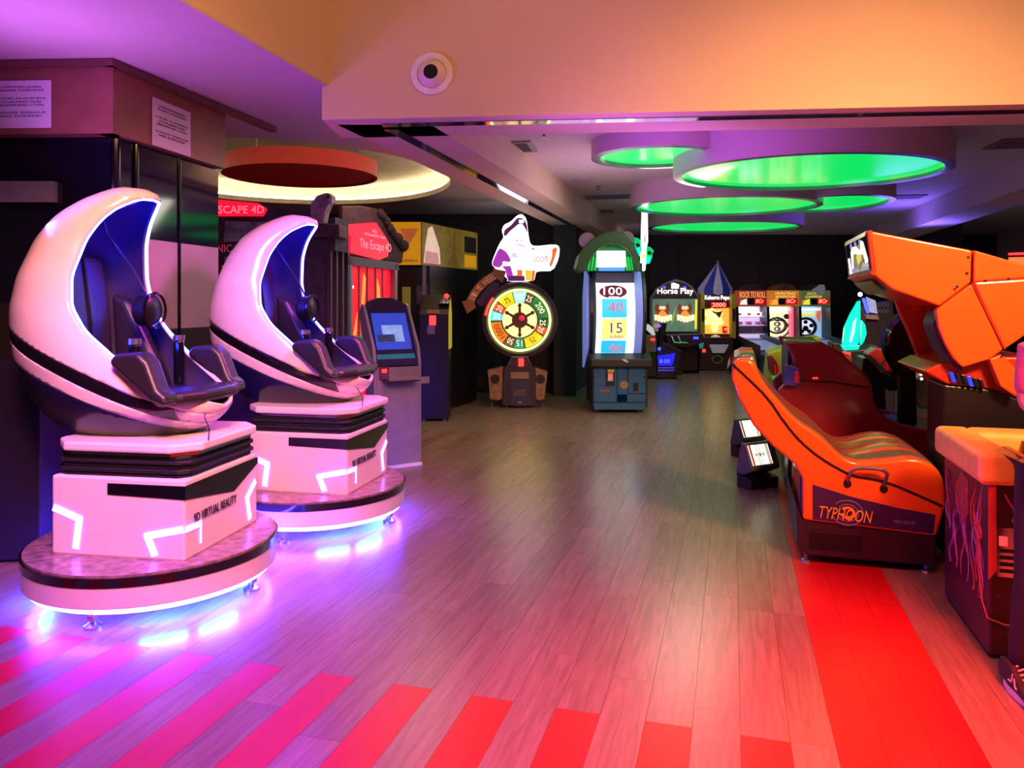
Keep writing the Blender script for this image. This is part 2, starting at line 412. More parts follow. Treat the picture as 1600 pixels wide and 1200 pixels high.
# grey strip standing in for a reflection on the dark glass; dark low cabinet
box('wall_reflection', mat('grey_reflection', (120, 118, 135), .4), None, X(-20, 5.15), X(83, 5.15), 5.15, 5.2, 2.28, 2.42)['kind'] = 'structure'
o = MB().box(-3.45, -2.9, 4.72, 5.12, .02, 1.22).build('side_cabinet', mat('dark_blue_cabinet', (30, 24, 52), .5), None, bevel=.01)
tag(o, 'dark low cabinet half hidden behind the nearest egg ride', 'cabinet')

# two notices taped on the cladding
M_paper = mat('paper', (226, 214, 220), .7, noise=.03); M_ink = mat('ink', (60, 50, 70), .8)
def notice(p, q, z0, z1, label):
    dx, dy = q[0] - p[0], q[1] - p[1]; L = math.hypot(dx, dy)
    t = thing('paper_notice', (p[0], p[1], 0), label, 'notice', math.atan2(dy, dx), 'notices on the wood cladding')
    MB().box(0, L, -.004, 0, z0, z1).build('sheet', M_paper, t)
    h = z1 - z0
    rows = [("LUTFEN KAPALI ALANDA", .86), ("SIGARA ICMEYINIZ", .79), ("OYUN ALANINDA", .62), ("COCUKLARINIZI YALNIZ", .55), ("BIRAKMAYINIZ LUTFEN", .48), ("ILGINIZE TESEKKUR", .32), ("EDERIZ  ISLETME MUDURU", .25)]
    for k, (s_, f) in enumerate(rows):
        wd = L * (.34 + .04 * (k % 3))
        text(s_, L / 2 - wd, L / 2 + wd, z0 + h * f - .006, z0 + h * f + .008, -.0045, M_ink, t, 'printed_line', .0015)
def on_line(p, q, px):
    # point on segment p-q seen at column px
    k = (px - 800) / F; dx, dy = q[0] - p[0], q[1] - p[1]
    s_ = (k * p[1] - p[0]) / (dx - k * dy); return (p[0] + dx * s_, p[1] + dy * s_)
n0, n1 = on_line(A0, A1, -12), on_line(A0, A1, 81)
notice((n0[0], n0[1] - .004), (n1[0], n1[1] - .004), Z(201, n0[1]), Z(127, n0[1]), 'white printed notice taped at left end of the wood cladding')
n0, n1 = on_line(A1, A2, 236), on_line(A1, A2, 296)
notice((n0[0] + .006, n0[1]), (n1[0] + .006, n1[1]), Z(226, n0[1]), Z(151, n0[1]), 'white printed notice taped on the receding side of the wood cladding')

# ------------------------------------------------------------------ ceiling fittings
# round vent on the fascia
v = thing('round_vent', (X(675, 5.58), BY(X(675, 5.58)) - .002, Z(114, 5.55)), 'white round nozzle vent high on the orange beam', 'vent', -R(5.2))
MB().lathe([(.155, 0), (.155, .012), (.15, .02), (.11, .022), (.106, .01)], n=40, axis='y').build('flange', mat('vent_white', (250, 244, 238), .4), v, smooth=True)
MB().lathe([(.104, 0), (.10, .03), (.085, .06), (.055, .082), (.05, .08)], (.004, 0, -.004), 40, 'y').build('nozzle', mat('nozzle_white', (240, 226, 226), .35), v, smooth=True)
MB().cyl((.006, -.0805, -.006), .052, .004, 28, 'y').build('opening', M_black_matte, v)

M_green = mat('green_glow_film', (10, 160, 70), 0.22, emit=1.15, ecol=(10, 232, 100), noise=.05, coat=.35)
M_drum = mat('drum_paint', (214, 196, 204), .6, noise=.02); M_rim = mat('drum_rim', (150, 140, 148), .25, .5)
drums = [('large green ceiling disc nearest the camera, widest of the cluster', 3.14, 8.15, 1.32, 1.12, 2.97),
         ('small green crescent ceiling disc at left of the widest disc', 1.52, 8.03, .6, .56, 3.12),
         ('oval green ceiling disc in the middle row behind the widest disc', 3.1, 11.2, 1.27, 1.1, 3.0),
         ('small green ceiling disc at right in the middle row', 4.62, 11.2, .75, .95, 3.04),
         ('farthest green ceiling disc, lowest in the photo above the back wall', 3.93, 14.2, 1.33, 1.0, 3.0)]
for lab, cx, cy, rx, ry, zu in drums:
    t = thing('ceiling_disc', (cx, cy, ZR), lab, 'ceiling light', 0, 'green glowing ceiling discs')
    h = ZR - zu
    MB().lathe([(1.0, -.001), (1.0, -h)], (0, 0, 0), 64, 'z', rx + .09, ry + .09, cap=False).build('drum', M_drum, t, smooth=True)
    pr = MB(); n = 64
    for (a, b_, zz) in ((.09, .0, -h),):
        vs = []
        for k in range(n):
            c_, s_ = math.cos(2 * PI * k / n), math.sin(2 * PI * k / n)
            vs += [((rx + a) * c_, (ry + a) * s_, -h), (rx * c_, ry * s_, -h - .004), (rx * c_, ry * s_, -h + .05)]
        fs = []
        for k in range(n):
            j = (k + 1) % n; fs += [(3 * k, 3 * j, 3 * j + 1, 3 * k + 1), (3 * k + 1, 3 * j + 1, 3 * j + 2, 3 * k + 2)]
        pr.add(vs, fs)
    pr.build('rim', M_rim, t, smooth=True)
    MB().lathe([(1.0, -h + .035), (1.0, -h + .045)], (0, 0, 0), 64, 'z', rx + .004, ry + .004).build('glowing_film', M_green, t)

# hanging red disc in the cove
rd = thing('red_ceiling_disc', (-2.58, 9.4, 3.15), 'red rimmed round panel hanging in the warm lit ceiling cove', 'ceiling panel')
MB().lathe([(.88, .0), (.92, .0), (.92, .19), (.88, .19), (.88, .0)], n=64, cap=False).build('rim', mat('red_rim', (186, 10, 22), .5, noise=.05), rd, smooth=True)
M_maroon = mat('maroon_slat', (214, 66, 80), .5)
ys = np.linspace(-.86, .86, 8)
for i in range(7):
    a, b_ = ys[i] + .010, ys[i + 1] - .010
    pts = [(math.sqrt(max(0, .87 ** 2 - y * y)), y) for y in np.linspace(a, b_, 6)]
    MB().prism(pts + [(-x, y) for x, y in reversed(pts)], .02, .04, 'z').build('slat', M_maroon, rd).rotation_euler = (0, 0, R(-35))
MB().lathe([(.86, .045), (.86, .06)], n=48).build('backing', mat('pale_backing', (190, 150, 150), .6), rd)
for a in (0, 2.1, 4.2): MB().cyl((.7 * math.cos(a), .7 * math.sin(a), .06), .012, .29, 8).build('hanger_rod', M_steel, rd)

M_vent = mat('vent_grey', (120, 112, 122), .5)
def ceil_vent(px, py, wd, dp, lab, m, zc=ZR, rz=R(-10)):
    d = (zc - H) * F / (HY - py)
    t = thing('ceiling_vent', (X(px, d), d, zc), lab, 'vent', rz, 'vents and hatches in the ceiling')
    fr = MB()
    for x0, x1, y0, y1 in ((-wd, wd, -dp, -dp + .05), (-wd, wd, dp - .05, dp), (-wd, -wd + .05, -dp + .05, dp - .05), (wd - .05, wd, -dp + .05, dp - .05)): fr.box(x0, x1, y0, y1, -.018, 0)
    fr.build('frame', m, t)
    MB().box(-wd + .05, wd - .05, -dp + .05, dp - .05, -.006, 0).build('core', M_black_matte, t)
    for k in range(7):
        y = -dp + .07 + (2 * dp - .14) * k / 6
        MB().box(-wd + .05, wd - .05, y - .012, y + .012, -.014, -.006).build('slat', M_vent, t)
ceil_vent(796, 229, .27, .27, 'square metallic ceiling hatch nearest the long beam', M_steel)
ceil_vent(950, 307, .36, .2, 'dark grey slatted ceiling vent left of the green discs', M_vent)
ceil_vent(928, 330, .36, .2, 'small slatted ceiling vent farthest back above the frog game', M_vent)
ceil_vent(1411, 307, .3, .2, 'slatted ceiling vent at right of the green discs', M_vent)
ceil_vent(1595, 223, .28, .25, 'slatted ceiling vent at the right edge of the photo', M_vent)
d = 1.7 * F / (HY - 281)
tag(MB().lathe([(.0, -.02), (.12, -.02), (.15, -.012), (.155, 0)], (X(910, d), d, ZR), 28).build('ceiling_speaker', mat('speaker_beige', (186, 160, 165), .6), None, smooth=True), 'flat round speaker cover on the ceiling left of the green discs', 'speaker')
for px, py, zc, lab in ((850, 205, ZR, 'small sprinkler on the ceiling close behind the front beam'), (935, 291, ZR, 'small sprinkler on the ceiling below the round speaker cover'), (1529, 290, ZR, 'small sprinkler on the ceiling at the right beam'), (1427, 340, ZR, 'small sprinkler on the blue lit ceiling above the hood'), (738, 335, ZL, 'small sprinkler on the ceiling above the yellow sign box')):
    d = (zc - H) * F / (HY - py)
    t = thing('sprinkler', (X(px, d), d, zc), lab, 'sprinkler', 0, 'ceiling sprinklers')
    MB().lathe([(.04, 0), (.04, -.008), (.012, -.012), (.012, -.05), (.03, -.055), (.03, -.06)], n=12).build('head', M_steel, t)

# ------------------------------------------------------------------ the two egg rides
M_shell = mat('shell_white', (238, 226, 224), .22, noise=.02, coat=.6)
M_shell_blk = mat('shell_black_band', (18, 14, 24), .2, coat=.4)
M_hull = mat('hull_dark', (24, 20, 60), .28, coat=.3)
M_lining = mat('lining_black', (62, 52, 96), .5)
M_leather = mat('black_leather', (38, 32, 38), .38, bump=.15, scale=60)
M_led_blue = mat('led_strip_blue', (120, 150, 255), .4, emit=120, ecol=(34, 42, 255))
M_led_violet = mat('led_strip_violet', (190, 170, 255), .4, emit=9, ecol=(170, 90, 255))
M_under = mat('led_underglow', (170, 180, 255), .4, emit=170, ecol=(76, 40, 255))
M_basewhite = mat('base_white', (240, 226, 228), .38, noise=.02)
M_marble = mat('platform_tread', (150, 120, 130), .3, noise=.55, scale=22, coat=.3)
zk = [.82, .84, .88, .93, 1.0, 1.05, 1.15, 1.29, 1.45, 1.58, 1.75, 1.95, 2.05, 2.1, 2.15, 2.19, 2.22, 2.245, 2.26]
ab = [-.35, -.45, -.545, -.60, -.67, -.70, -.76, -.81, -.815, -.80, -.745, -.655, -.59, -.545, -.48, -.41, -.34, -.27, -.20]
af = [.0, .14, .25, .34, .42, .44, .40, .24, .06, -.06, -.13, -.13, -.09, -.06, -.02, .0, -.01, -.06, -.16]
wk = [.06, .13, .21, .27, .33, .36, .385, .40, .405, .40, .385, .33, .285, .255, .215, .175, .135, .09, .03]
ck = [9, 9, 9, 9, 9, .445, .22, .01, -.17, -.255, -.275, -.235, -.185, -.145, -.09, -.01, 9, 9, 9]
def egg_rows(off, z0=.82, z1=2.26, n=90):
    rows = []
    zs = list(np.linspace(z0, 2.1, int(n * .75))) + list(2.1 + (z1 - 2.1) * np.sin(np.linspace(0, PI / 2, int(n * .3)))[1:])
    def sm(z, arr): return float(np.mean([np.interp(z + e, zk, arr) for e in (-.03, -.015, 0, .015, .03)])) if .9 < z < 2.16 else float(np.interp(z, zk, arr))
    for z in zs:
        b_, f, wd = sm(z, ab), sm(z, af), sm(z, wk); a0, L = (b_ + f) / 2, (f - b_) / 2
        if 1.05 <= z <= 2.19:
            c = sm(z, [v if v < 5 else (.445 if i < 8 else .0) for i, v in enumerate(ck)])
            cT = max(-1, min(1, (a0 - c) / L)); T = math.acos(cT)
        else: T = PI
        rows.append((z, a0, L - off, wd - off, T))
    return rows
def egg_mesh(off, z0=.82, z1=2.26, nt=72):
    vs = []; rows = egg_rows(off, z0, z1)
    for z, a0, L, wd, T in rows:
        L = max(.01, L); wd = max(.01, wd)
        for k in range(nt + 1):
            t = -T + 2 * T * k / nt
            vs.append((a0 - L * math.cos(t), wd * math.sin(t), z))
    fs = []
    for i in range(len(rows) - 1):
        for k in range(nt): fs.append((i * (nt + 1) + k, (i + 1) * (nt + 1) + k, (i + 1) * (nt + 1) + k + 1, i * (nt + 1) + k + 1))
    return vs, fs, rows
def cut(vs, fs, planes, name, m, parent, off_n=0.0, solid=.02):
    """keep the side of each plane (point, normal) that the normal points away from"""
    bm = bmesh.new(); me = bpy.data.meshes.new(name); me.from_pydata(vs, [], fs); bm.from_mesh(me)
    bmesh.ops.remove_doubles(bm, verts=bm.verts, dist=.0005)
    for co, no in planes:
        g = bm.verts[:] + bm.edges[:] + bm.faces[:]
        bmesh.ops.bisect_plane(bm, geom=g, plane_co=co, plane_no=no, clear_outer=True)
        bmesh.ops.remove_doubles(bm, verts=bm.verts, dist=.0035)
    bmesh.ops.recalc_face_normals(bm, faces=bm.faces)
    bm.to_mesh(me); bm.free()
    me.polygons.foreach_set('use_smooth', [True] * len(me.polygons))
    me.materials.append(m)
    o = bpy.data.objects.new(name, me); COL.objects.link(o); o.parent = parent
    if solid:
        s_ = o.modifiers.new('solid', 'SOLIDIFY'); s_.thickness = solid; s_.offset = -1
    return o
def make_egg(label, loc, rz):
    t = thing('egg_ride', loc, label, 'arcade ride', rz, 'egg shaped motion rides')
    vs, fs, rows = egg_mesh(0)
    def pl(z_at0, slope, up):   # plane z = z0 + slope*a ; up True keeps above
        nrm = Vector((-slope, 0, 1)).normalized()
        return ((0, 0, z_at0), tuple(-nrm) if up else tuple(nrm))
    P1, P2, P3 = (1.165, -.45), (1.088, -.45), (1.018, -.40)
    cut(vs, fs, [pl(*P1, True)], 'shell', M_shell, t)
    EA = .27
    cut(vs, fs, [pl(*P1, False), pl(*P2, True), ((EA, 0, 0), (1, 0, 0))], 'black_stripe', M_shell_blk, t)
    cut(vs, fs, [pl(*P1, False), pl(*P2, True), ((EA, 0, 0), (-1, 0, 0))], 'nose_panel', M_shell, t)
    cut(vs, fs, [pl(*P2, False), pl(*P3, True)], 'lower_shell', M_shell, t)
    cut(vs, fs, [pl(*P3, False)], 'hull', M_hull, t)
    vi, fi, _ = egg_mesh(.035, .95, 2.235)
    cut(vi, fi, [], 'lining', M_lining, t, solid=0)
    # led strip along the rim
    rim_n, rim_f = [], []
    for z, a0, L, wd, T in rows:
        if 1.29 <= z <= 2.185:
            rim_n.append((a0 - (L - .01) * math.cos(T), -(wd - .012) * math.sin(T), z)); rim_f.append((a0 - (L - .01) * math.cos(T), (wd - .012) * math.sin(T), z))
    MB().tube(rim_n + [(rim_n[-1][0] + .012, 0, rim_n[-1][2] + .004)] + rim_f[::-1], .009, 8).build('led_strip', M_led_blue, t, smooth=True)
    # seat inside
    sb = MB().prism([(-.52, 1.12), (-.40, 1.12), (-.42, 1.5), (-.47, 1.88), (-.56, 1.9)], -.2, .2).build('seat_back', M_leather, t, bevel=.04, seg=3)
    MB().tube([(-.395, 0, 1.15), (-.415, 0, 1.5), (-.462, 0, 1.86)], .008, 6).build('seam', M_black, sb)
    MB().prism([(-.5, 1.02), (.16, 1.0), (.2, 1.07), (.1, 1.11), (-.42, 1.13)], -.25, .25).build('seat', M_leather, t, bevel=.03, seg=3)
    for s_ in (-1, 1):
        MB().prism([(.0, 1.29), (.03, 1.34), (.17, 1.35), (.225, 1.30), (.28, 1.16), (.33, 1.125), (.33, 1.07), (.24, 1.095), (.13, 1.185)], s_ * .41, s_ * .285).build('side_bolster', M_leather, t, bevel=.045, seg=5, smooth=True)
        hb = MB().cyl((.03 - (s_ > 0) * .04, s_ * .23, 1.12), .03, .26, 12)
        h_ = hb.build('joystick', M_black_gloss, t, bevel=.01); MB().cyl((.03 - (s_ > 0) * .04, s_ * .23, 1.38), .033, .03, 12).build('button', M_steel, h_)
        MB().prism([(-.42, 1.1), (-.1, 1.1), (-.16, 1.25), (-.36, 1.62), (-.46, 1.66)], s_ * .33, s_ * .22).build('inner_bolster', M_leather, t, bevel=.03, seg=3)
    MB().prism([(.16, -.3), (.16, .3), (.26, .37), (.35, .29), (.40, .15), (.41, 0), (.40, -.15), (.35, -.29), (.26, -.37)], 1.06, 1.135, 'z').build('front_bolster', M_leather, t, bevel=.035, seg=4)
    # headset hanging by its cable
    hs = MB().lathe([(.075, -.05), (.095, -.03), (.095, .03), (.07, .05)], (-.14, .12, 1.56), 24, 'x').build('headset', M_black, t, smooth=True)
    MB().tube([(-.14 + .05, .12 + .1 * math.cos(a), 1.56 + .1 * math.sin(a)) for a in np.linspace(0, 2 * PI, 25)[:-1]], .009, 6, True).build('headset_ring', M_black_gloss, hs, smooth=True)
    MB().tube([(-.14, .12, 1.64), (-.22, .1, 1.8), (-.34, .04, 2.0), (-.36, 0, 2.14)], .007, 6).build('cable', M_black, hs)
    MB().tube([(.36, -.1, 1.0), (.42, -.2, .99), (.47, -.24, .94), (.47, -.25, .88)], .003, 5).build('thin_wire', M_black, t)
    # top plate, bellows, base
    octa = lambda a0, a1, b_, c: [(a0 + c, -b_), (a1 - c, -b_), (a1, -b_ + c), (a1, b_ - c), (a1 - c, b_), (a0 + c, b_), (a0, b_ - c), (a0, -b_ + c)]
    MB().prism(octa(-.38, .46, .40, .12), .832, .88, 'z').build('top_plate', M_basewhite, t, bevel=.012)
    MB().prism(octa(-.35, .43, .37, .10), .812, .832, 'z').build('steel_lip', M_chrome, t)
    bl = MB()
    for k in range(5):
        z0 = .70 + k * .0225; e = .012 if k % 2 == 0 else 0
        bl.prism(octa(-.35 + e, .42 - e, .37 - e, .05), z0, z0 + .0225, 'z')
    bl.build('bellows', mat('bellows_fabric', (26, 22, 34), .6, bump=.4, scale=30), t, bevel=.006)
    a0, a1, bb = -.35, .415, .375
    b0 = MB().prism([(a0, -bb), (a1, -bb), (a1, bb), (a0, bb)], .28, .70, 'z').build('base', M_basewhite, t, bevel=.014)
    y = -bb - .003
    MB().prism([(-.02, .61), (a1 + .003, .60), (a1 + .003, .668), (-.02, .668)], y - .002, -bb).build('black_inlay', M_black_gloss, b0)
    MB().prism([(-bb - .003, .60), (.10, .53), (bb, .635), (bb, .672), (-bb - .003, .668)], a1, a1 + .004, 'x').build('black_inlay', M_black_gloss, b0)
    def chev(pts, th, lab, face='n'):
        m_ = MB()
        for i in range(len(pts) - 1):
            p, q = Vector(pts[i]), Vector(pts[i + 1]); d_ = (q - p).normalized(); e = Vector((-d_.y, d_.x)) * th / 2
            ext = d_ * th * .35
            quad = [p - ext + e, q + ext + e, q + ext - e, p - ext - e]
            quad = [tuple(v_) for v_ in quad]
            if face == 'n': m_.prism(quad, -bb - .006, -bb + .002)
            else: m_.prism(quad, a1 - .002, a1 + .006, 'x')
        m_.build('light_bar', M_led_violet, t)
    chev([(-.325, .525), (-.185, .475), (-.205, .33)], .036, 'l')
    chev([(.245, .315), (.205, .405), (.395, .445)], .036, 'r')
    chev([(-.36, .445), (-.24, .44)], .03, 'f', 's'); chev([(-.235, .44), (-.235, .34)], .010, 'f', 's')
    chev([(.34, .525), (.25, .455), (.28, .33)], .032, 'f', 's')
    text('9D VIRTUAL REALITY', -.30, .12, .462, .508, a1 + .004, M_ink, b0, plane='yz')
    # round platform
    MB().lathe([(.645, .272), (.645, .284)], n=72).build('tread', M_marble, t, smooth=True)
    MB().lathe([(.655, .225), (.660, .272)], n=72).build('black_edge', M_black_gloss, t, smooth=True)
    MB().lathe([(.60, .112), (.648, .12), (.652, .225)], n=72).build('skirt', M_basewhite, t, smooth=True)
    MB().tube([(.61 * math.cos(a), .61 * math.sin(a), .097) for a in np.linspace(0, 2 * PI, 73)[:-1]], .0125, 6, True).build('underglow_ring', M_under, t, smooth=True)
    for a in (-148, -52, -22, 60):      # short cyan led bars under the skirt
        br = MB().box(-.11, .11, -.012, .012, .088, .104).build('led_bar', mat('led_bar_cyan', (120, 220, 255), .4, emit=45, ecol=(40, 190, 255)), t)
        br.location = (.54 * math.cos(R(a)), .54 * math.sin(R(a)), 0); br.rotation_euler = (0, 0, R(a + 90))
    for a in (-86, 4, 94, 184):
        c = (.56 * math.cos(R(a)), .56 * math.sin(R(a)))
        f_ = MB().lathe([(.045, .0), (.045, .012), (.03, .02), (.016, .03), (.016, .11)], (c[0], c[1], 0), 16).build('foot', M_chrome, t, smooth=True)
        MB().lathe([(.03, .045), (.03, .065)], (c[0], c[1], 0), 6).build('nut', M_chrome, f_)
    return t
egg1 = make_egg('glossy white egg ride nearest the camera, in front of the wood cladding', (-2.014, 4.35, 0), R(-9.5))
index_kids()
egg2 = copy_tree(egg1); egg2.location = (-1.455, 5.71, 0); egg2.rotation_euler = (0, 0, R(-12))
egg2['label'] = 'pink lit egg ride standing behind the nearest one, beside the grey kiosk'

# ------------------------------------------------------------------ grey touch kiosk
M_kiosk = mat('kiosk_grey', (138, 134, 140), .38)
M_screen_blue = mat('kiosk_screen', (40, 70, 170), .15, emit=.9, ecol=(36, 66, 176))
def make_kiosk():
    t = thing('touch_kiosk', (X(622, 7.5), 7.5, 0), 'grey upright touch screen kiosk with tilted blue screen', 'kiosk', R(32))
    wd = .25
    prof = [(0, .03), (0, 1.02), (.03, 1.16), (.29, 1.58), (.33, 1.60), (.40, 1.50), (.22, 1.0), (.22, .03)]   # (y, z)
    for s_ in (-1, 1):
        MB().prism(prof, s_ * wd, s_ * (wd - .03), 'x').build('side_panel', M_kiosk, t, bevel=.006)
    MB().box(-wd + .03, wd - .03, .0, .02, .03, .88).build('front_panel', M_kiosk, t, bevel=.004)
    MB().prism([(.005, .88), (.0, .98), (.012, .98), (.03, .88)], -wd + .03, wd - .03, 'x').build('shelf_panel', M_kiosk, t)
    MB().prism([(.03, .04), (.06, 1.0), (.3, 1.48), (.38, 1.49), (.21, 1.0), (.21, .04)], -wd + .03, wd - .03, 'x').build('rear_shell', mat('kiosk_dark', (36, 28, 60), .5), t)
    # tilted face: from (y .015, z 1.0) to (y .30, z 1.58)
    P0, P1 = Vector((.012, .99)), Vector((.285, 1.56)); d_ = (P1 - P0); L = d_.length; d_.normalize(); nr = Vector((-d_.y, d_.x))
    def slab(u0, u1, x0, x1, n0, n1, name, m, par):
        q = [P0 + d_ * u0 + nr * n0, P0 + d_ * u1 + nr * n0, P0 + d_ * u1 + nr * n1, P0 + d_ * u0 + nr * n1]
        return MB().prism([tuple(v_) for v_ in q], x0, x1, 'x').build(name, m, par)
    bz = slab(0, L + .03, -wd + .03, wd - .03, -.02, .008, 'bezel', mat('kiosk_bezel', (24, 30, 58), .2), t)
    sc = slab(.17, L - .07, -.185, .185, .008, .011, 'screen', M_screen_blue, t)
    slab(.25, .43, -.10, .12, .011, .013, 'picture', mat('kiosk_picture', (120, 160, 210), .3, emit=.8, noise=.5, scale=14), sc)
    slab(.25, .33, -.16, .02, .011, .0135, 'picture', mat('kiosk_picture_dark', (40, 60, 90), .3, emit=.5, noise=.5, scale=20), sc)
    slab(.07, .12, -.2, .2, .008, .010, 'stripe', mat('kiosk_stripe', (30, 130, 130), .3, emit=.25), bz)
    MB().prism([(-wd + .03, 1.54), (wd - .03, 1.54), (wd - .06, 1.60), (.04, 1.66), (-.1, 1.655), (-wd + .05, 1.62)], .27, .33).build('head_panel', mat('kiosk_head', (40, 26, 62), .4), t, bevel=.006)
    MB().box(-.17, .17, -.14, .0, .845, .855).build('tray', M_black_gloss, t)
    MB().box(-.2, -.1, -.012, 0, .86, .99).build('coin_slot', M_chrome, t)
    MB().box(-.175, -.125, -.018, -.012, .93, .965).build('button', M_coin_lit, t)
    MB().box(wd, wd + .1, .02, .05, .80, .865).build('bracket', M_kiosk, t, bevel=.003)
    MB().box(-.2, .24, -.05, .0, 0, .03).build('foot_bar', M_white_pl, t, bevel=.004)
    MB().box(-.2, .2, .02, .2, 0, .04).build('base', M_black, t)
make_kiosk()

# ------------------------------------------------------------------ haunted ride booth with red curtain
M_booth = mat('booth_dark_print', (52, 34, 70), .6, noise=.6, scale=7)
M_booth_fr = mat('booth_frame', (84, 66, 84), .4)
M_redsign = mat('red_lit_sign', (255, 30, 60), .4, emit=1.1, ecol=(255, 18, 52))
M_redtxt = mat('sign_faint_letters', (255, 110, 130), .4, emit=1.3, ecol=(255, 110, 130))
M_curt = mat('red_lit_curtain', (235, 20, 50), .5, emit=.75, ecol=(255, 14, 44), noise=.3, scale=3)
M_flame = mat('flame_print', (255, 160, 70), .5, emit=1.0, ecol=(255, 140, 60), noise=.3, scale=6)
bt = thing('ride_booth', (X(508, 8.0), 8.0, 0), 'tall dark haunted ride booth with lit red curtain and red signs', 'ride booth')
BXW = 1.9      # width of the poster wall to the left
MB().box(-BXW, 0, 0, .06, 0, 2.62).build('poster_wall', M_booth, bt)
def bq(px, py, d=8.0): return (X(px, d) - X(508, 8.0), Z(py, d))
a = bq(345, 312); b_ = bq(420, 336)
MB().prism([bq(340, 312), bq(405, 318), bq(418, 327), bq(412, 338), bq(340, 338)], -.03, 0).build('lit_sign', M_redsign, bt)
text('ESCAPE 4D', bq(335, 0)[0], bq(414, 0)[0], bq(0, 334)[1], bq(0, 322)[1], -.03, M_redtxt, bt)
M_bloodtxt = mat('red_print', (206, 62, 94), .6, emit=.35)
for s_, x0, x1, y0, y1 in (('PANIC, TERROR', 322, 424, 396, 382), ('through', 346, 398, 424, 412), ('EVERY', 350, 392, 458, 446)):
    text(s_, bq(x0, 0)[0], bq(x1, 0)[0], bq(0, y0)[1], bq(0, y1)[1], 0, M_bloodtxt, bt)
M_mist = mat('pale_mist_print', (110, 100, 150), .6, noise=.6, scale=9)
for k, (y0, y1) in enumerate(((378, 345), (411, 401), (444, 432), (480, 466))):
    MB().prism([bq(350, y0), bq(430, y0 - 2), bq(438, y1 + 3), bq(352, y1)], -.006, 0).build('mist_print', M_mist, bt)
# receding front: local frame turned 74 degrees (runs away along the planks)
DIR = Vector((math.sin(R(14)), math.cos(R(14))))
def fr(u, off=0.0):   # distance along the front, offset outwards (towards the aisle)
    u = float(np.interp(u, [-1, 0, .62, 2.05, 3], [-1, 0, .44, 1.88, 2.86])); nrm = Vector((DIR.y, -DIR.x)); p = DIR * u + nrm * off; return (p.x, p.y)
def fslab(u0, u1, z0, z1, o0, o1, name, m, par=bt, bevel=0, pts=None):
    if pts is None: pts = [(u0, z0), (u1, z0), (u1, z1), (u0, z1)]
    mb = MB(); n_ = len(pts)
    vs = [(*fr(u, o0), z) for u, z in pts] + [(*fr(u, o1), z) for u, z in pts]
    mb.add(vs, [tuple(range(n_)), tuple(range(2 * n_ - 1, n_ - 1, -1))] + [(i, (i + 1) % n_, n_ + (i + 1) % n_, n_ + i) for i in range(n_)])
    return mb.build(name, m, par, bevel)
FL = 2.05
fslab(0, .62, 0, 2.15, -.05, 0, 'side_panel', M_booth)
M_zebra = mat('carved_print', (70, 66, 120), .6, noise=.8, scale=16)
for u in (.04, .22, .42, .60): fslab(u, u + .05, 0, 2.15, 0, .05, 'post', M_booth_fr)
for u in (.11, .30): fslab(u, u + .09, .3, 2.1, 0, .012, 'carved_strip', M_zebra)
fslab(.62, FL, 0, .5, -.05, 0, 'lower_panel', M_booth)
k = 0; us = [.72, 1.00, 1.22, 1.45, 1.66, 1.92]
for i in range(5):
    fslab(us[i] + .01, us[i + 1] - .01, .5, 2.02, -.04, -.01, 'curtain_panel', M_curt)
    if i in (0, 1, 2, 3): fslab(us[i + 1] - .012, us[i + 1] + .012, .5, 2.02, -.03, .0, 'mullion', M_booth_fr)
fslab(0, 0, 0, 0, -.01, -.004, 'flame', M_flame, pts=[(1.05, 1.5), (1.12, 1.95), (1.18, 1.9), (1.14, 1.55)])
fslab(0, 0, 0, 0, -.01, -.004, 'flame', M_flame, pts=[(1.50, 1.4), (1.50, 1.9), (1.57, 1.8), (1.64, 1.4), (1.6, .9)])
fslab(0, 0, 0, 0, -.01, -.004, 'flame', M_flame, pts=[(.74, .55), (.80, 1.1), (.88, 1.3), (.96, 1.5), (.90, .9), (.98, .55)])
fslab(0, 0, 0, 0, -.01, -.003, 'white_arrow', M_white_lit, pts=[(.735, 1.55), (.735, 1.80), (.86, 1.80), (.86, 1.77), (.80, 1.77), (.78, 1.55)])
fslab(0, 0, 0, 0, -.01, -.002, 'green_leaf', mat('green_leaf', (60, 180, 90), .5, emit=.5), pts=[(.98, 1.3), (1.06, 1.12), (1.16, 1.02), (1.12, 1.18)])
fslab(.66, .72, 0, 2.1, -.05, .05, 'post', M_steel); fslab(1.92, 2.0, 0, 2.1, -.05, .05, 'post', M_steel)
fslab(.6, FL, 2.02, 2.12, -.05, .05, 'lintel', M_booth_fr)
fslab(0, 0, 0, 0, -.04, .02, 'canopy', mat('rocky_canopy', (70, 34, 48), .7, noise=.6, scale=12, bump=.6), pts=[(.5, 2.12), (FL + .18, 2.12), (FL + .25, 2.3), (FL + .1, 2.45), (1.8, 2.6), (1.45, 2.74), (1.0, 2.72), (.5, 2.66)], bevel=.02)
fslab(0, 0, 0, 0, .02, .05, 'lit_sign', M_redsign, pts=[(.66, 2.16), (1.45, 2.12), (1.7, 2.18), (1.72, 2.36), (1.35, 2.56), (.58, 2.46), (.58, 2.36), (.68, 2.34)])
def ftext(s_, u0, u1, z0, z1, off, m, par=bt):
    o_ = text(s_, u0, u1, z0, z1, 0, m, par); o_.rotation_euler = (0, 0, math.atan2(DIR.y, DIR.x)); p = fr(0, off); o_.location = (p[0], p[1], 0); return o_
ftext('The Escape 4D', .72, 1.62, 2.20, 2.34, .05, M_redtxt); ftext('4D Haunted Ride Theatre', .85, 1.45, 2.385, 2.42, .05, M_redtxt)
ftext('4D', 1.05, 1.2, 2.43, 2.47, .05, M_redtxt)
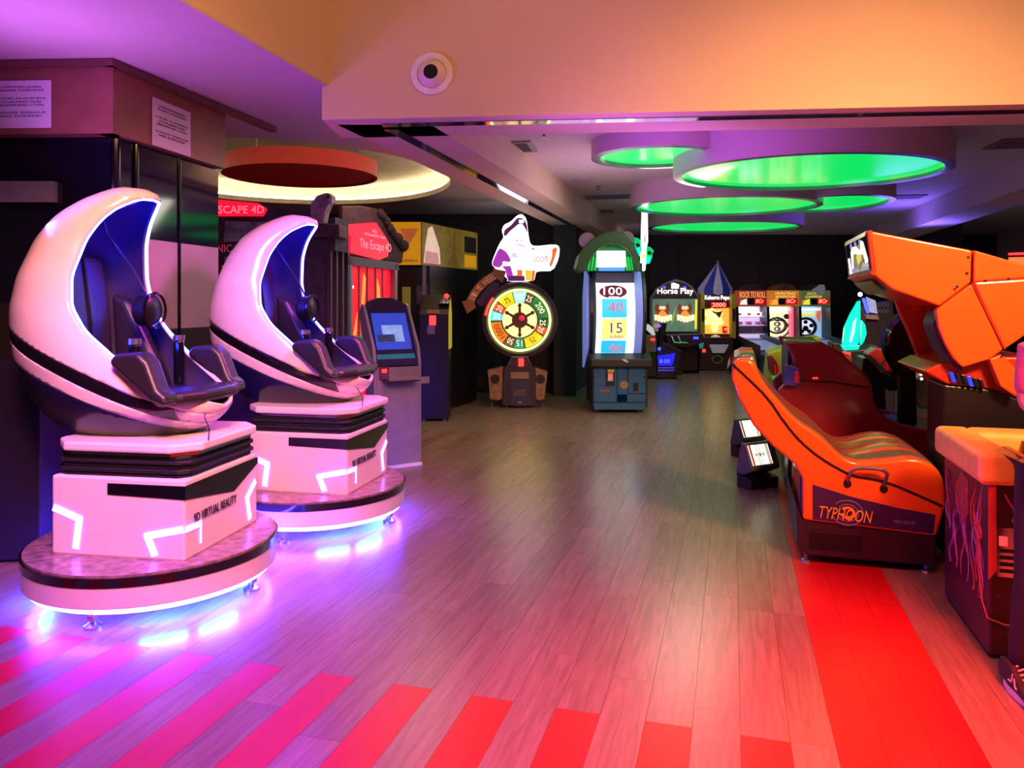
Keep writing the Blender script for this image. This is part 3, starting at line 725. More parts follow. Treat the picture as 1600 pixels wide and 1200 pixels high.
for i in range(9):   # rubble lumps on the canopy edge
    u = 1.5 + i * .09; MB().ball((*fr(u, .03), 2.7 - max(0, u - 1.5) * .5 + random.uniform(-.03, .03)), random.uniform(.05, .085), 8, 6).build('stone', mat('dark_stone', (60, 44, 56), .8, bump=.6, scale=20), bt)
# carved gargoyle head on the corner
gx, gz = bq(508, 332)
g = MB().prism([bq(494, 352), bq(493, 322), bq(503, 310), bq(518, 305), bq(526, 308), bq(527, 320), bq(521, 322), bq(516, 335), bq(513, 352)], -.22, -.02).build('gargoyle', mat('pale_stone', (150, 130, 145), .8, noise=.5, scale=14, bump=.6), bt, bevel=.02)
MB().ball((bq(521, 311)[0], -.225, bq(521, 311)[1]), .022, 10, 8).build('eye', M_black_gloss, g)
MB().prism([bq(521, 316), bq(528, 315), bq(527, 323)], -.235, -.2).build('beak', M_white_pl, g)
MB().prism([(0, 0), (.10, .02), (.16, .4), (0, .5)], 2.15, 2.5, 'z').build('corner_ledge', M_booth, bt)
MB().box(-.12, .17, -.1, .3, 2.28, 2.42).build('ledge', mat('ledge_brown', (80, 50, 60), .7, noise=.5, scale=12), bt, bevel=.02)

# ------------------------------------------------------------------ photo booth with yellow light box
PB = thing('photo_booth', (X(617, 10.9), 10.9, 0), 'black photo booth topped by a yellow picture sign box', 'photo booth')
def pq(px, py, d=10.9): return (X(px, d) - X(617, 10.9), Z(py, d))
e0, e1 = (0, 0), (pq(658, 0)[0], 0); e2x, e2y = X(745, 12.6) - X(617, 10.9), 12.6 - 10.9
M_yel = mat('yellow_sign', (214, 160, 20), .5, emit=.42, ecol=(220, 150, 10), noise=.05)
M_pic = mat('booth_picture', (120, 104, 40), .5, emit=.22, noise=.6, scale=4, ecol=(160, 130, 40))
zt, zb = Z(346, 10.9), Z(415, 10.9)
lb_ = MB().prism([(-.25, 0), e1, (e2x, e2y), (-.25, e2y)], zb, zt, 'z').build('sign_box', mat('sign_case', (46, 40, 44), .6), PB)
MB().box(-.2, e1[0] - .004, -.012, 0, zb + .01, zt - .01).build('yellow_face', M_yel, lb_)
ang = math.atan2(e2y - e1[1], e2x - e1[0]); LL = math.hypot(e2x - e1[0], e2y)
sd = MB().box(.01, LL, -.012, 0, zb + .01, zt - .01).build('picture_face', M_pic, lb_); sd.location = (e1[0], e1[1], 0); sd.rotation_euler = (0, 0, ang)
def sface(pts, name, m, th=.018):
    o_ = MB().prism(pts, -th, -.012).build(name, m, lb_); o_.location = (e1[0], e1[1], 0); o_.rotation_euler = (0, 0, ang); return o_
zc_ = (zt + zb) / 2
sface([(.05, zb + .04), (.55, zb + .04), (.52, zb + .28), (.40, zt - .18), (.30, zt - .04), (.18, zt - .08), (.10, zb + .3)], 'figure_print', mat('pale_figure_print', (235, 205, 180), .5, emit=.6, noise=.25, scale=5))
sface([(.07, zb + .04), (.5, zb + .04), (.46, zb + .2), (.1, zb + .22)], 'figure_print', mat('pink_figure_print', (215, 150, 150), .5, emit=.5, noise=.3, scale=9), .020)
sface([(.78, zb + .04), (1.2, zb + .04), (1.08, zb + .2), (1.02, zt - .05), (.99, zt - .05), (.92, zb + .2)], 'tower_print', mat('tower_print', (120, 92, 30), .5, emit=.25, noise=.4, scale=20))
sface([(1.36, zc_ - .04), (1.78, zc_ - .04), (1.78, zt - .1), (1.36, zt - .1)], 'photo_strip_print', mat('dark_print', (40, 28, 26), .5))
sface([(1.36, zb + .04), (1.78, zb + .04), (1.78, zc_ - .08), (1.36, zc_ - .08)], 'yellow_print', M_yel)
MB().prism([(e1[0] - .30, zt - .1), (e1[0] - .03, zt - .1), (e1[0] - .16, zt - .32), (e1[0] - .20, zt - .32)], -.018, -.012).build('emblem', mat('orange_print', (206, 112, 60), .5, emit=.3), lb_)
text('a.kidoo', e1[0] - .28, e1[0] - .05, zb + .05, zb + .10, -.012, M_ink, lb_)
MB().prism([(-.2, .05), (e1[0] + .12, .05), (e2x, e2y), (-.2, e2y)], .02, zb, 'z').build('cabinet', M_black, PB)
MB().box(e1[0] + .02, e1[0] + .07, -.02, .03, 0, zb).build('post', M_steel, PB)
MB().box(pq(628, 0)[0], pq(641, 0)[0], .03, .06, Z(520, 10.9), Z(448, 10.9)).build('side_print', mat('olive_print', (150, 146, 60), .5, emit=.12), PB)
MB().box(pq(652, 0)[0] - .01, pq(668, 0)[0], .0, .06, Z(475, 10.9), Z(446, 10.9)).build('screen', mat('dim_screen', (90, 84, 98), .4, noise=.5), PB)

# ------------------------------------------------------------------ black coin machine with yellow side art
KM = thing('coin_machine', (X(684, 10.4), 10.4, 0), 'black upright coin machine with pointed yellow side art, right of the photo booth', 'arcade machine')
def kq(px, py): return (X(px, 10.4) - X(684, 10.4), Z(py, 10.4))
kx0, kx1 = kq(655, 0)[0], kq(701, 0)[0]
MB().prism([(0, .03), (0, 1.45), (.04, 1.52), (.3, 1.72), (.42, 1.72), (.42, .03)], kx0, kx1, 'x').build('cabinet', M_black, KM, bevel=.01)
sidex = kx1
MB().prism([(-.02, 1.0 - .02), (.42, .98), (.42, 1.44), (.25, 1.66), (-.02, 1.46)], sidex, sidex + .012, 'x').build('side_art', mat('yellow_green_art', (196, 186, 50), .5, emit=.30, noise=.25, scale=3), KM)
MB().box(kq(668, 0)[0], kq(687, 0)[0], -.03, 0, Z(490, 10.4), Z(484, 10.4)).build('tray', mat('tan_plate', (150, 112, 92), .5), KM)
MB().box(kq(671, 0)[0], kq(681, 0)[0], -.02, 0, Z(508, 10.4), Z(493, 10.4)).build('coin_light', M_led_red, KM)
MB().box(kq(668, 0)[0], kq(680, 0)[0], -.03, 0, Z(522, 10.4), Z(509, 10.4)).build('coin_door', M_steel, KM)
MB().lathe([(.08, 0), (.07, .04), (.03, .07), (.001, .08)], (kx0 + .33, .1, 1.60), 16).build('dome', M_steel, KM, smooth=True)
MB().ball((kx1 - .04, .12, 1.70), .035, 10, 8).build('lamp', M_led_red, KM)
for x in (kx0 + .06, kx1 - .06): MB().cyl((x, .05, 0), .025, .035, 10).build('foot', M_steel, KM)

# ------------------------------------------------------------------ pirate wheel game
D = 11.9; X0 = X(813, D)
WG = thing('wheel_game', (X0, D, 0), 'pirate wheel game with neon ringed prize wheel and glowing pirate topper', 'arcade machine')
def wq(px, py): return (X(px, D) - X0, Z(py, D))
M_tire = mat('wheel_brown', (66, 44, 50), .55, noise=.3)
cz = Z(500, D); rr = 49 / F * D
cx_ = wq(812, 0)[0]
MB().lathe([(rr - .01, .05), (rr + .03, .10), (rr + .095, .08), (rr + .11, -.02), (rr + .11, -.2), (rr - .01, -.2)], (cx_, -.02, cz), 64, 'y', cap=False).build('wheel_casing', M_tire, WG, smooth=True)
M_neon = mat('neon_yellow_green', (230, 255, 150), .4, emit=3.2, ecol=(215, 255, 130))
MB().tube([(cx_ + (rr - .02) * math.cos(a), -.10, cz + (rr - .02) * math.sin(a)) for a in np.linspace(0, 2 * PI, 65)[:-1]], .017, 8, True).build('neon_ring', M_neon, WG, smooth=True)
face = MB().lathe([(.001, .0), (rr, .0)], (cx_, -.02, cz), 64, 'y').build('wheel_face', mat('wheel_face', (70, 120, 60), .5, emit=.35), WG)
face.data.materials[0] = mat('wheel_face', (70, 120, 60))
sect = [(-50, -15, (235, 200, 30), '75', .9), (-15, 15, (150, 225, 240), '10', 1.1), (15, 33, (112, 66, 46), '25', .5), (33, 86, (50, 120, 74), '200', .5), (88, 105, (26, 84, 60), '25', .5), (105, 124, (206, 62, 50), '20', .7),
        (125, 168, (236, 190, 30), '75', .9), (169, 193, (40, 130, 110), '15', .6), (193, 215, (110, 60, 50), '50', .6), (216, 266, (226, 104, 26), '1000', .9), (268, 290, (90, 200, 230), '25', 1.0), (290, 309, (216, 70, 54), '20', .8)]
M_num = mat('wheel_numbers', (255, 246, 200), .5, emit=1.0); M_numd = mat('wheel_numbers_dark', (80, 60, 20), .5)
for a0_, a1_, c, s_, e in sect:
    ro, ri = rr - .045, (rr * .56 if a1_ - a0_ < 40 else rr * .60)
    aa = [R(90 - v_) for v_ in np.linspace(a0_ + 1, a1_ - 1, 8)]
    pts = [(cx_ + ro * math.cos(q), cz + ro * math.sin(q)) for q in aa] + [(cx_ + ri * math.cos(q), cz + ri * math.sin(q)) for q in reversed(aa)]
    w_ = MB().prism(pts, -.032, -.022).build('wedge', mat('wedge_%d_%d_%d' % c, c, .5, emit=e), WG)
    am = R(90 - (a0_ + a1_) / 2); rm = (ro + ri) / 2; hw = (.045 if len(s_) == 2 else .085 + .03 * (len(s_) - 3)); 
    text(s_, cx_ + rm * math.cos(am) - hw, cx_ + rm * math.cos(am) + hw, cz + rm * math.sin(am) - .045, cz + rm * math.sin(am) + .045, -.033, M_numd if c[0] > 225 else M_num, w_, rot=am - PI / 2)
MB().lathe([(.001, .012), (rr * .55, .012), (rr * .55, 0)], (cx_, -.022, cz), 48, 'y').build('bright_centre', mat('wheel_glow', (255, 240, 150), .5, emit=1.5, ecol=(255, 232, 140)), WG)
sw = MB().lathe([(.001, .06), (.11, .06), (.125, .04), (.125, .0)], (cx_, -.036, cz), 32, 'y')
for k in range(6):
    a = R(90 + 60 * k); sw.tube([(cx_ + .1 * math.cos(a), -.06, cz + .1 * math.sin(a)), (cx_ + .20 * math.cos(a), -.06, cz + .20 * math.sin(a)), (cx_ + .225 * math.cos(a), -.06, cz + .225 * math.sin(a)), (cx_ + .26 * math.cos(a), -.06, cz + .26 * math.sin(a))], [.024, .018, .034, .016], 8)
swo = sw.build('ship_wheel', mat('ship_wheel_wood', (96, 56, 40), .5), WG, smooth=True)
MB().ball((cx_ + .03, -.11, cz + .03), .045, 14, 10).build('red_lamp', mat('red_dome', (220, 30, 70), .2, emit=.8), swo, smooth=True)
# pirate topper
def tq(x, y): return wq(720 + x / 6.667, 320 + y / 6.667)
def tp(name, pts, m, y0, y1, par):
    if len(pts) > 5: pts = [q_ for a_, b2_ in zip(pts, pts[1:] + pts[:1]) for q_ in ((a_[0] * .78 + b2_[0] * .22, a_[1] * .78 + b2_[1] * .22), (a_[0] * .22 + b2_[0] * .78, a_[1] * .22 + b2_[1] * .78))]
    return MB().prism([tq(*p) for p in pts], y0, y1).build(name, m, par)
M_glow_w = mat('topper_white', (255, 250, 255), .5, emit=1.7); M_purple = mat('topper_purple', (176, 60, 190), .5, emit=.7); M_hat = mat('topper_hat', (110, 50, 110), .5, emit=.35)
M_or = mat('topper_orange', (240, 110, 40), .5, emit=.9)
top = tp('pirate_topper', [(480, 800), (490, 770), (330, 640), (325, 590), (400, 410), (450, 340), (425, 270), (450, 210), (520, 180), (590, 110), (640, 100), (685, 150), (700, 290), (720, 410), (770, 435), (980, 412), (1030, 440), (1020, 560), (960, 690), (830, 690), (780, 700), (765, 800)], M_glow_w, -.05, .03, WG)
tp('hat', [(445, 320), (455, 265), (520, 222), (590, 135), (655, 150), (688, 210), (695, 300), (665, 240), (640, 200), (600, 205), (560, 240), (510, 280), (470, 330)], M_hat, -.06, -.05, top)
tp('hat_skull', [(605, 160), (655, 160), (655, 195), (605, 195)], M_glow_w, -.065, -.06, top)
tp('coat', [(400, 450), (332, 595), (335, 640), (400, 660), (440, 620), (430, 590), (520, 600), (515, 560), (480, 500), (440, 470)], M_purple, -.06, -.05, top)
tp('coat', [(430, 640), (520, 640), (545, 740), (480, 770), (470, 690)], M_purple, -.06, -.05, top)
tp('breeches', [(585, 680), (640, 680), (640, 745), (590, 745)], M_or, -.06, -.05, top); tp('breeches', [(670, 680), (740, 685), (730, 795), (675, 790)], mat('topper_yellow', (250, 190, 60), .5, emit=1.0), -.06, -.05, top)
tp('breeches', [(742, 685), (775, 690), (760, 795), (732, 795)], M_or, -.06, -.05, top)
tp('boot', [(490, 745), (600, 735), (665, 745), (665, 795), (490, 795)], M_hat, -.06, -.05, top)
tp('scroll_roll', [(950, 455), (1008, 445), (975, 560), (940, 650), (915, 640), (950, 540)], M_or, -.06, -.05, top)
tp('flag_pole', [(740, 455), (765, 455), (765, 470), (740, 470)], M_purple, -.06, -.05, top)
tp('shirt_fold', [(520, 500), (580, 510), (590, 560), (540, 545)], mat('topper_lilac', (226, 190, 235), .5, emit=1.0), -.06, -.05, top)
tp('moustache', [(560, 420), (600, 405), (650, 420), (690, 455), (640, 440), (600, 428)], mat('topper_lilac', (0, 0, 0)), -.06, -.05, top)
tp('eye', [(560, 372), (600, 370), (590, 385)], M_purple, -.06, -.05, top); tp('eye', [(625, 372), (650, 378), (630, 388)], M_purple, -.06, -.05, top)
text('LOOT', tq(750, 0)[0], tq(905, 0)[0], tq(0, 600)[1], tq(0, 540)[1], -.052, mat('topper_red_letters', (220, 60, 40), .5, emit=.5), top, depth=.02)
# curved arrow sign
M_arrow = mat('arrow_copper', (150, 84, 58), .5, emit=.10, noise=.2)
def aq(x, y): return wq(715 + x / 15, 420 + y / 15)
arc = [(205, 745), (290, 570), (420, 380), (600, 210), (850, 60)]; arc2 = [(930, 250), (720, 370), (560, 530), (450, 680), (400, 800)]
ar = MB().prism([aq(*p) for p in arc + [(820, 0), (1140, 60), (1050, 330), (930, 240)] + arc2[1:] + [(440, 910), (230, 1050), (105, 760)]], -.09, -.05).build('arrow_sign', M_arrow, WG)
MB().prism([aq(430, 780), aq(800, 300), aq(1000, 330), aq(900, 600), aq(560, 900)], -.05, -.02).build('arrow_bracket', mat('bracket_purple', (70, 44, 86), .5), WG)
letters = 'SPINNIME WHEEL'
cen = [(300, 740), (350, 665), (385, 600), (430, 540), (475, 490), (520, 440), (560, 400), (0, 0), (630, 340), (690, 290), (745, 250), (795, 215), (840, 190), (880, 165)]
letters = 'SPIN ME WHEEL'
for i, ch in enumerate(letters):
    u = i / (len(letters) - 1); u2 = .08 + .86 * u
    px_ = 255 + (905 - 255) * u2; 
    bx = (1 - u2) ** 2 * 320 + 2 * u2 * (1 - u2) * 440 + u2 ** 2 * 900; by = (1 - u2) ** 2 * 770 + 2 * u2 * (1 - u2) * 400 + u2 ** 2 * 150
    tx = 2 * (1 - u2) * 120 + 2 * u2 * 460; ty = 2 * (1 - u2) * -370 + 2 * u2 * -250
    if ch == ' ': continue
    c_ = aq(bx, by)
    text(ch, c_[0] - .018, c_[0] + .018, c_[1] - .045, c_[1] + .045, -.09, mat('arrow_letters', (236, 170, 120), .5, emit=.2), ar, rot=math.atan2(-ty, tx))
# red lit lettering on the casing
MB().tube([(cx_ + (rr + .045) * math.cos(a), -.13, cz + (rr + .045) * math.sin(a)) for a in np.linspace(R(140), R(172), 8)], .016, 6).build('red_neon', M_led_red, WG)
# pedestal
MB().prism([wq(795, 562), wq(801, 556), wq(823, 556), wq(829, 572), wq(793, 572)], -.14, .1).build('neck', mat('neck_red', (60, 26, 34), .5), WG, bevel=.005)
MB().tube([(wq(798, 0)[0] - .08, -.145, wq(0, 576)[1]), (wq(800, 0)[0], -.145, wq(0, 557)[1]), (wq(824, 0)[0], -.145, wq(0, 557)[1]), (wq(824, 0)[0] + .08, -.145, wq(0, 576)[1])], .007, 6).build('neck_trim', M_steel, WG)
MB().box(wq(810, 0)[0], wq(818, 0)[0], -.16, -.14, wq(0, 571)[1], wq(0, 559)[1]).build('coin_light', M_led_red, WG)
MB().prism([wq(787, 572), wq(835, 572), wq(838, 632), wq(785, 632)], -.16, .25).build('pedestal', mat('pedestal_dark', (48, 36, 48), .5), WG, bevel=.01)
MB().prism([wq(798, 580), wq(826, 580), wq(826, 590), wq(798, 590)], -.175, -.16).build('cash_tray', mat('tan_plate2', (150, 120, 100), .5), WG)
sp_ = MB().prism([wq(798, 591), wq(828, 591), wq(828, 632), wq(798, 632)], -.172, -.16).build('coin_door', mat('coin_door_dark', (54, 48, 70), .4), WG)
text('LOOT', wq(803, 0)[0], wq(822, 0)[0], wq(0, 616)[1], wq(0, 607)[1], -.172, mat('tan_letters', (160, 110, 90), .5), sp_)
MB().box(wq(809, 0)[0], wq(815, 0)[0], -.175, -.172, wq(0, 628)[1], wq(0, 625)[1]).build('lock', M_steel, sp_)
for s_, pts in ((-1, [(762, 578), (786, 572), (786, 622), (778, 624), (766, 622)]), (1, [(836, 574), (855, 580), (850, 622), (842, 624), (836, 622)])):
    w_ = MB().prism([wq(*p) for p in pts], -.12, .1).build('side_wing', mat('parchment', (150, 110, 82), .6, noise=.35, scale=14), WG, bevel=.008)
    c_ = wq(774 if s_ < 0 else 844, 591); MB().cyl((c_[0], -.12, c_[1]), .07, .02, 18, 'y').build('speaker', mat('speaker_maroon', (50, 22, 34), .7), w_)
for px in (768, 792, 832, 848): MB().cyl((wq(px, 0)[0], -.05, 0), .025, .06, 8).build('foot', M_steel, WG)

# ------------------------------------------------------------------ frog drum game
D2 = 11.2; X2 = X(968, D2)
FG = thing('frog_game', (X2, D2, 0), 'blue ticket drum game with green frog arch and numbered drum', 'arcade machine')
def gq(px, py): return (X(px, D2) - X2, Z(py, D2))
M_frog = mat('frog_green', (60, 104, 52), .45, noise=.15, scale=6); M_frogd = mat('frog_inner_green', (30, 120, 60), .5, emit=.15)
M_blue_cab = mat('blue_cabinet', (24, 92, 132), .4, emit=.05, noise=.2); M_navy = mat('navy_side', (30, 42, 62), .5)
M_teal_fr = mat('frame_dark_teal', (26, 40, 40), .4)
xl, xr = gq(926, 0)[0], gq(1012, 0)[0]
MB().box(xl, xr, 0, .9, .08, Z(573, D2)).build('cabinet', M_navy, FG, bevel=.01)
def cf(px0, px1, py0, py1, name, m, y0=-.014, y1=0, par=FG):
    a_, b2_ = gq(px0, py0), gq(px1, py1); return MB().box(a_[0], b2_[0], y0, y1, b2_[1], a_[1]).build(name, m, par, .002)
cf(928, 963, 575, 628, 'door', M_blue_cab); cf(964.5, 980, 575, 628, 'door', M_blue_cab); cf(982, 1008, 575, 614, 'door', M_blue_cab); cf(964.5, 1008, 616, 628, 'panel', M_blue_cab); cf(928, 1008, 630, 640, 'kick_panel', M_blue_cab)
cf(946, 960, 577, 603, 'coin_panel', M_black, -.02, -.014); cf(949, 959, 577, 582, 'yellow_label', mat('yellow_label', (200, 170, 30), .5, emit=.2), -.024, -.02)
cf(949.5, 957.5, 583, 595, 'coin_plate', M_white_pl, -.024, -.02); cf(951.5, 955.5, 584.5, 589, 'coin_light', M_coin_lit, -.03, -.024)
MB().cyl((gq(975, 0)[0], -.014, Z(601, D2)), .06, .012, 20, 'y').build('ticket_mouth', mat('mouth_brown', (150, 130, 110), .5), FG)
cf(989, 997, 598, 611, 'vent', M_black, -.018, -.014); cf(937, 952, 609, 613, 'sticker', mat('sticker_orange', (150, 90, 60), .5, noise=.5, scale=40), -.018, -.014)
cf(926, 931, 588, 590, 'latch', M_black, -.02, 0); cf(1004, 1009, 588, 590, 'latch', M_black, -.02, 0)
# console
MB().prism([(-.16, Z(560, D2)), (-.16, Z(572, D2)), (0, Z(575, D2)), (.3, Z(575, D2)), (.3, Z(553, D2)), (.02, Z(552, D2))], gq(922, 0)[0], gq(1016, 0)[0], 'x').build('console', M_teal_fr, FG, bevel=.012)
MB().prism([gq(968, 560), gq(974, 560), gq(980, 564), gq(976, 565)], -.17, -.16).build('console_mark', M_white_pl, FG)
for px in (934, 1000): MB().cyl((gq(px, 0)[0], .1, 0), .03, .09, 10).build('foot', M_black, FG)
# drum behind bowed frame: cross-section arc in y-z
zt2, zb2 = Z(424, D2), Z(553, D2)
def bow(u): return -.20 * math.sin(PI * u) ** .8
drx0, drx1 = gq(931, 0)[0], gq(991, 0)[0]
def bowed(x0, x1, u0, u1, off, th, name, m, par=FG, n_=8):
    mb = MB(); vs = []
    us_ = np.linspace(u0, u1, n_ + 1)
    for u in us_:
        z = zb2 + (zt2 - zb2) * u; y = .10 + bow(u) + off
        vs += [(x0, y, z), (x1, y, z), (x1, y + th, z), (x0, y + th, z)]
    fs = [(0, 1, 2, 3), (4 * n_, 4 * n_ + 3, 4 * n_ + 2, 4 * n_ + 1)]
    for i in range(n_):
        for k in range(4): fs.append((4 * i + k, 4 * i + 4 + k, 4 * i + 4 + (k + 1) % 4, 4 * i + (k + 1) % 4))
    mb.add(vs, fs); return mb.build(name, m, par, smooth=False)
M_lit = lambda nm, c, e=1.2: mat(nm, c, .4, emit=e)
bowed(drx0 - .0, drx1 + .0, 0.0, .88, .01, .02, 'drum', M_lit('drum_white', (240, 250, 255), 1.4), n_=12)
def strip(py0, py1, m, x0=drx0 + .08, x1=drx1 - .12):
    u0, u1 = (Z(py1, D2) - zb2) / (zt2 - zb2), (Z(py0, D2) - zb2) / (zt2 - zb2); return bowed(x0, x1, u0, u1, .002, .008, 'number_strip', m, n_=4)
strip(467, 496, M_lit('strip_cyan', (40, 190, 245), 1.0)); strip(498, 530, M_lit('strip_yellow', (250, 225, 120), 1.2)); strip(532, 552, M_lit('strip_cyan', (40, 190, 245)))
e_ = MB().lathe([(.001, .012), (.20, .012), (.20, 0)], (gq(957, 0)[0], -.06, Z(456, D2)), 32, 'y', 1.0, .47).build('number_oval', M_lit('oval_maroon', (110, 24, 60), .3), FG)
text('100', gq(942, 0)[0], gq(971, 0)[0], Z(461, D2), Z(449, D2), -.074, M_white_lit, e_)
text('tickets', gq(950, 0)[0], gq(966, 0)[0], Z(465.5, D2), Z(462.5, D2), -.074, M_white_lit, e_)
M_rt = M_lit('red_numbers', (230, 100, 120), .8); M_bt = M_lit('blue_numbers', (40, 50, 190), .5)
for s_, x0, x1, y0, y1, m_ in (('40', 949, 972, 487, 472, M_rt), ('15', 953, 971, 520, 504, M_bt), ('tickets', 952, 973, 528, 522, M_bt), ('40', 951, 973, 550, 536, M_rt)):
    u = (Z((y0 + y1) / 2, D2) - zb2) / (zt2 - zb2)
    text(s_, gq(x0, 0)[0], gq(x1, 0)[0], Z(y0, D2), Z(y1, D2), .10 + bow(u) - .016, m_, FG)
M_tube = M_lit('pale_blue_side', (130, 150, 235), .45)
bowed(gq(992, 0)[0], gq(1003, 0)[0], 0, 1, .0, .04, 'side_glass', M_tube, n_=12)
bowed(gq(1004, 0)[0], gq(1008, 0)[0], 0, 1, -.04, .14, 'side_frame', M_teal_fr, n_=12)
bowed(gq(921, 0)[0], gq(926, 0)[0], 0, 1, -.04, .14, 'side_frame', M_black, n_=12)
MB().prism([(.1, .95), (.1, 2.0), (.5, 2.1), (.8, 1.7), (.8, .6)], gq(921, 0)[0] - .03, gq(921, 0)[0], 'x').build('side_window', M_tube, FG)
MB().box(gq(931, 0)[0], gq(991, 0)[0], .0, .03, Z(442, D2), Z(426, D2)).build('upper_mirror', mat('dim_blue_panel', (70, 80, 110), .25, emit=.2), FG)
MB().box(gq(922, 0)[0], gq(1008, 0)[0], .25, .9, .8, 2.2).build('rear_housing', M_navy, FG)
# frog arch
outer = [gq(x, y) for x, y in ((905, 426), (898, 420), (903, 400), (918, 380), (936, 367), (955, 362), (972, 366), (986, 380), (995, 400), (999, 425))]
inner_ = [gq(x, y) for x, y in ((990, 424), (986, 404), (976, 390), (962, 383), (948, 383), (934, 390), (922, 404), (914, 424))]
MB().prism(outer + inner_, -.2, .35).build('frog_arch', M_frog, FG, bevel=.02)
MB().prism([gq(913, 424), gq(921, 404), gq(934, 389), (gq(955, 0)[0], gq(0, 381)[1]), gq(976, 389), gq(987, 404), gq(991, 424)], -.1, .0).build('arch_panel', M_frogd, FG)
for k, px in enumerate((918, 923, 928, 979, 983, 987)):
    MB().tube([(gq(px, 0)[0], -.105, Z(423, D2)), (gq(px, 0)[0] + (.03 if k < 3 else -.03), -.105, Z(402, D2))], .012, 6).build('green_tube', M_lit('green_tube', (40, 200, 90), .7), FG)
cf(931, 975, 393, 418, 'screen', M_white_lit, -.14, -.1)
cf(934, 974, 419, 424, 'blue_bar', M_lit('blue_bar', (70, 150, 235), .8), -.12, -.1)
for px, py in ((917, 376), (978, 374)):
    MB().lathe([(.001, .0), (.06, .005), (.1, .03), (.12, .08), (.11, .12)], (gq(px, 0)[0], .05, Z(py, D2)), 24, 'y').build('frog_eye', mat('frog_eye', (168, 140, 160), .5), FG, smooth=True)
# green mask sign hanging beside it with white lit stem
D3 = 12.4; X3 = X(1003, D3)
NS = thing('hanging_sign', (X3, D3, 0), 'green glowing mask shaped sign with white lit stem beside the frog game', 'hanging sign')
def nq(x, y): return (X(960 + x / 15, D3) - X3, Z(355 + y / 15, D3))
M_gn = M_lit('sign_green', (0, 190, 120), 1.0); M_gd = mat('sign_dark_green', (0, 40, 20), .5); M_cy = M_lit('sign_cyan', (20, 235, 215), 1.2)
mk = MB().prism([nq(*p) for p in ((320, 430), (340, 370), (400, 290), (470, 240), (540, 250), (600, 290), (640, 340), (620, 520), (600, 680), (480, 740), (410, 600), (470, 540))], 0, .04).build('mask', M_gn, NS)
for pts in (((400, 370), (440, 350), (480, 390), (460, 440), (410, 440)), ((500, 390), (540, 370), (600, 400), (590, 460), (520, 465)), ((370, 480), (470, 470), (470, 520), (420, 560))): MB().prism([nq(*p) for p in pts], -.008, 0).build('eye', M_gd, mk)
MB().prism([nq(*p) for p in ((480, 490), (600, 480), (595, 660), (500, 700), (450, 610))], -.006, 0).build('tongue', M_cy, mk)
mk = MB().prism([nq(*p) for p in ((750, 440), (850, 470), (900, 520), (930, 575), (895, 600), (890, 700), (830, 850), (730, 870), (740, 600))], 0, .04).build('mask', M_gn, NS)
MB().prism([nq(*p) for p in ((770, 570), (820, 550), (865, 590), (865, 645), (780, 640))], -.008, 0).build('eye', M_gd, mk)
MB().prism([nq(*p) for p in ((750, 700), (860, 680), (820, 840), (740, 850))], -.006, 0).build('tongue', M_cy, mk)
MB().prism([nq(*p) for p in ((620, 560), (740, 560), (735, 700), (720, 1000), (690, 1030), (600, 1000))], -.03, .02).build('stem', M_white_lit, NS)
MB().tube([(nq(680, 0)[0], 0, nq(0, 580)[1]), (nq(660, 0)[0], 0, nq(0, 300)[1]), (nq(690, 0)[0], 0, 3.29)], .03, 8).build('lit_tube', M_white_lit, NS)
MB().tube([(nq(700, 0)[0], 0, nq(0, 580)[1]), (nq(760, 0)[0], 0, nq(0, 340)[1]), (nq(745, 0)[0], 0, 3.29)], .02, 8).build('lit_tube', M_white_lit, NS)
MB().ball((nq(680, 0)[0], -.04, nq(0, 680)[1]), .04, 10, 8).build('yellow_lamp', M_lit('yellow_lamp', (255, 220, 100), 1.5), NS)

# ------------------------------------------------------------------ orange two seat motion ride (frame turned with the planks)
TX, TY = 1.76, 4.72
C16, S16 = math.cos(R(16)), math.sin(R(16))
def sz(px, py, yp=0.0):
    """point of the side plane y'=yp seen at a pixel, as (x', z) of the ride's own frame"""
    k = (px - 800) / F
    s_ = (k * (TY + C16 * yp) - TX - S16 * yp) / (C16 + S16 * k)
    d = TY - S16 * s_ + C16 * yp
    return (s_, H - (py - HY) / F * d)
M_or_sh = mat('orange_shell', (255, 104, 30), .25, noise=.04, coat=.5)
M_or_shade_red = mat('orange_shade_dark_red', (190, 50, 20), .35, noise=.1)  # shade of the inner faces put into a darker orange; also the dark red console
M_or_pur = mat('purple_panel', (58, 30, 84), .4, noise=.25, scale=5)
M_or_base = mat('dark_base', (46, 22, 34), .45, bump=.3, scale=40)
OR = thing('motion_ride', (TX, TY, 0), 'orange two seat motion ride with overhead hood and screen', 'arcade ride', -R(16))
Wd = .92
edge = [(1145, 570), (1150, 560), (1178, 561), (1187, 588), (1202, 609), (1229, 640), (1250, 660), (1274, 675), (1292, 690), (1310, 709), (1325, 719), (1345, 723), (1385, 720), (1425, 715), (1450, 722), (1466, 733), (1476, 752), (1478, 790)]
low = [(1464, 839), (1254, 813), (1254, 748), (1242, 726), (1207, 697), (1177, 665), (1155, 625), (1143, 592)]
def smooth_pts(pts, it=1):
    for _ in range(it):
        q = [pts[0]]
        for a_, b2_ in zip(pts[:-1], pts[1:]):
            q += [(a_[0] * .75 + b2_[0] * .25, a_[1] * .75 + b2_[1] * .25), (a_[0] * .25 + b2_[0] * .75, a_[1] * .25 + b2_[1] * .75)]
        q.append(pts[-1]); pts = q
    return pts
ed = smooth_pts([sz(*p) for p in edge], 1); lo_ = [sz(*p) for p in low]
MB().prism(ed + lo_, 0, .15).build('body_side', M_or_sh, OR, bevel=.035, seg=4, smooth=True)
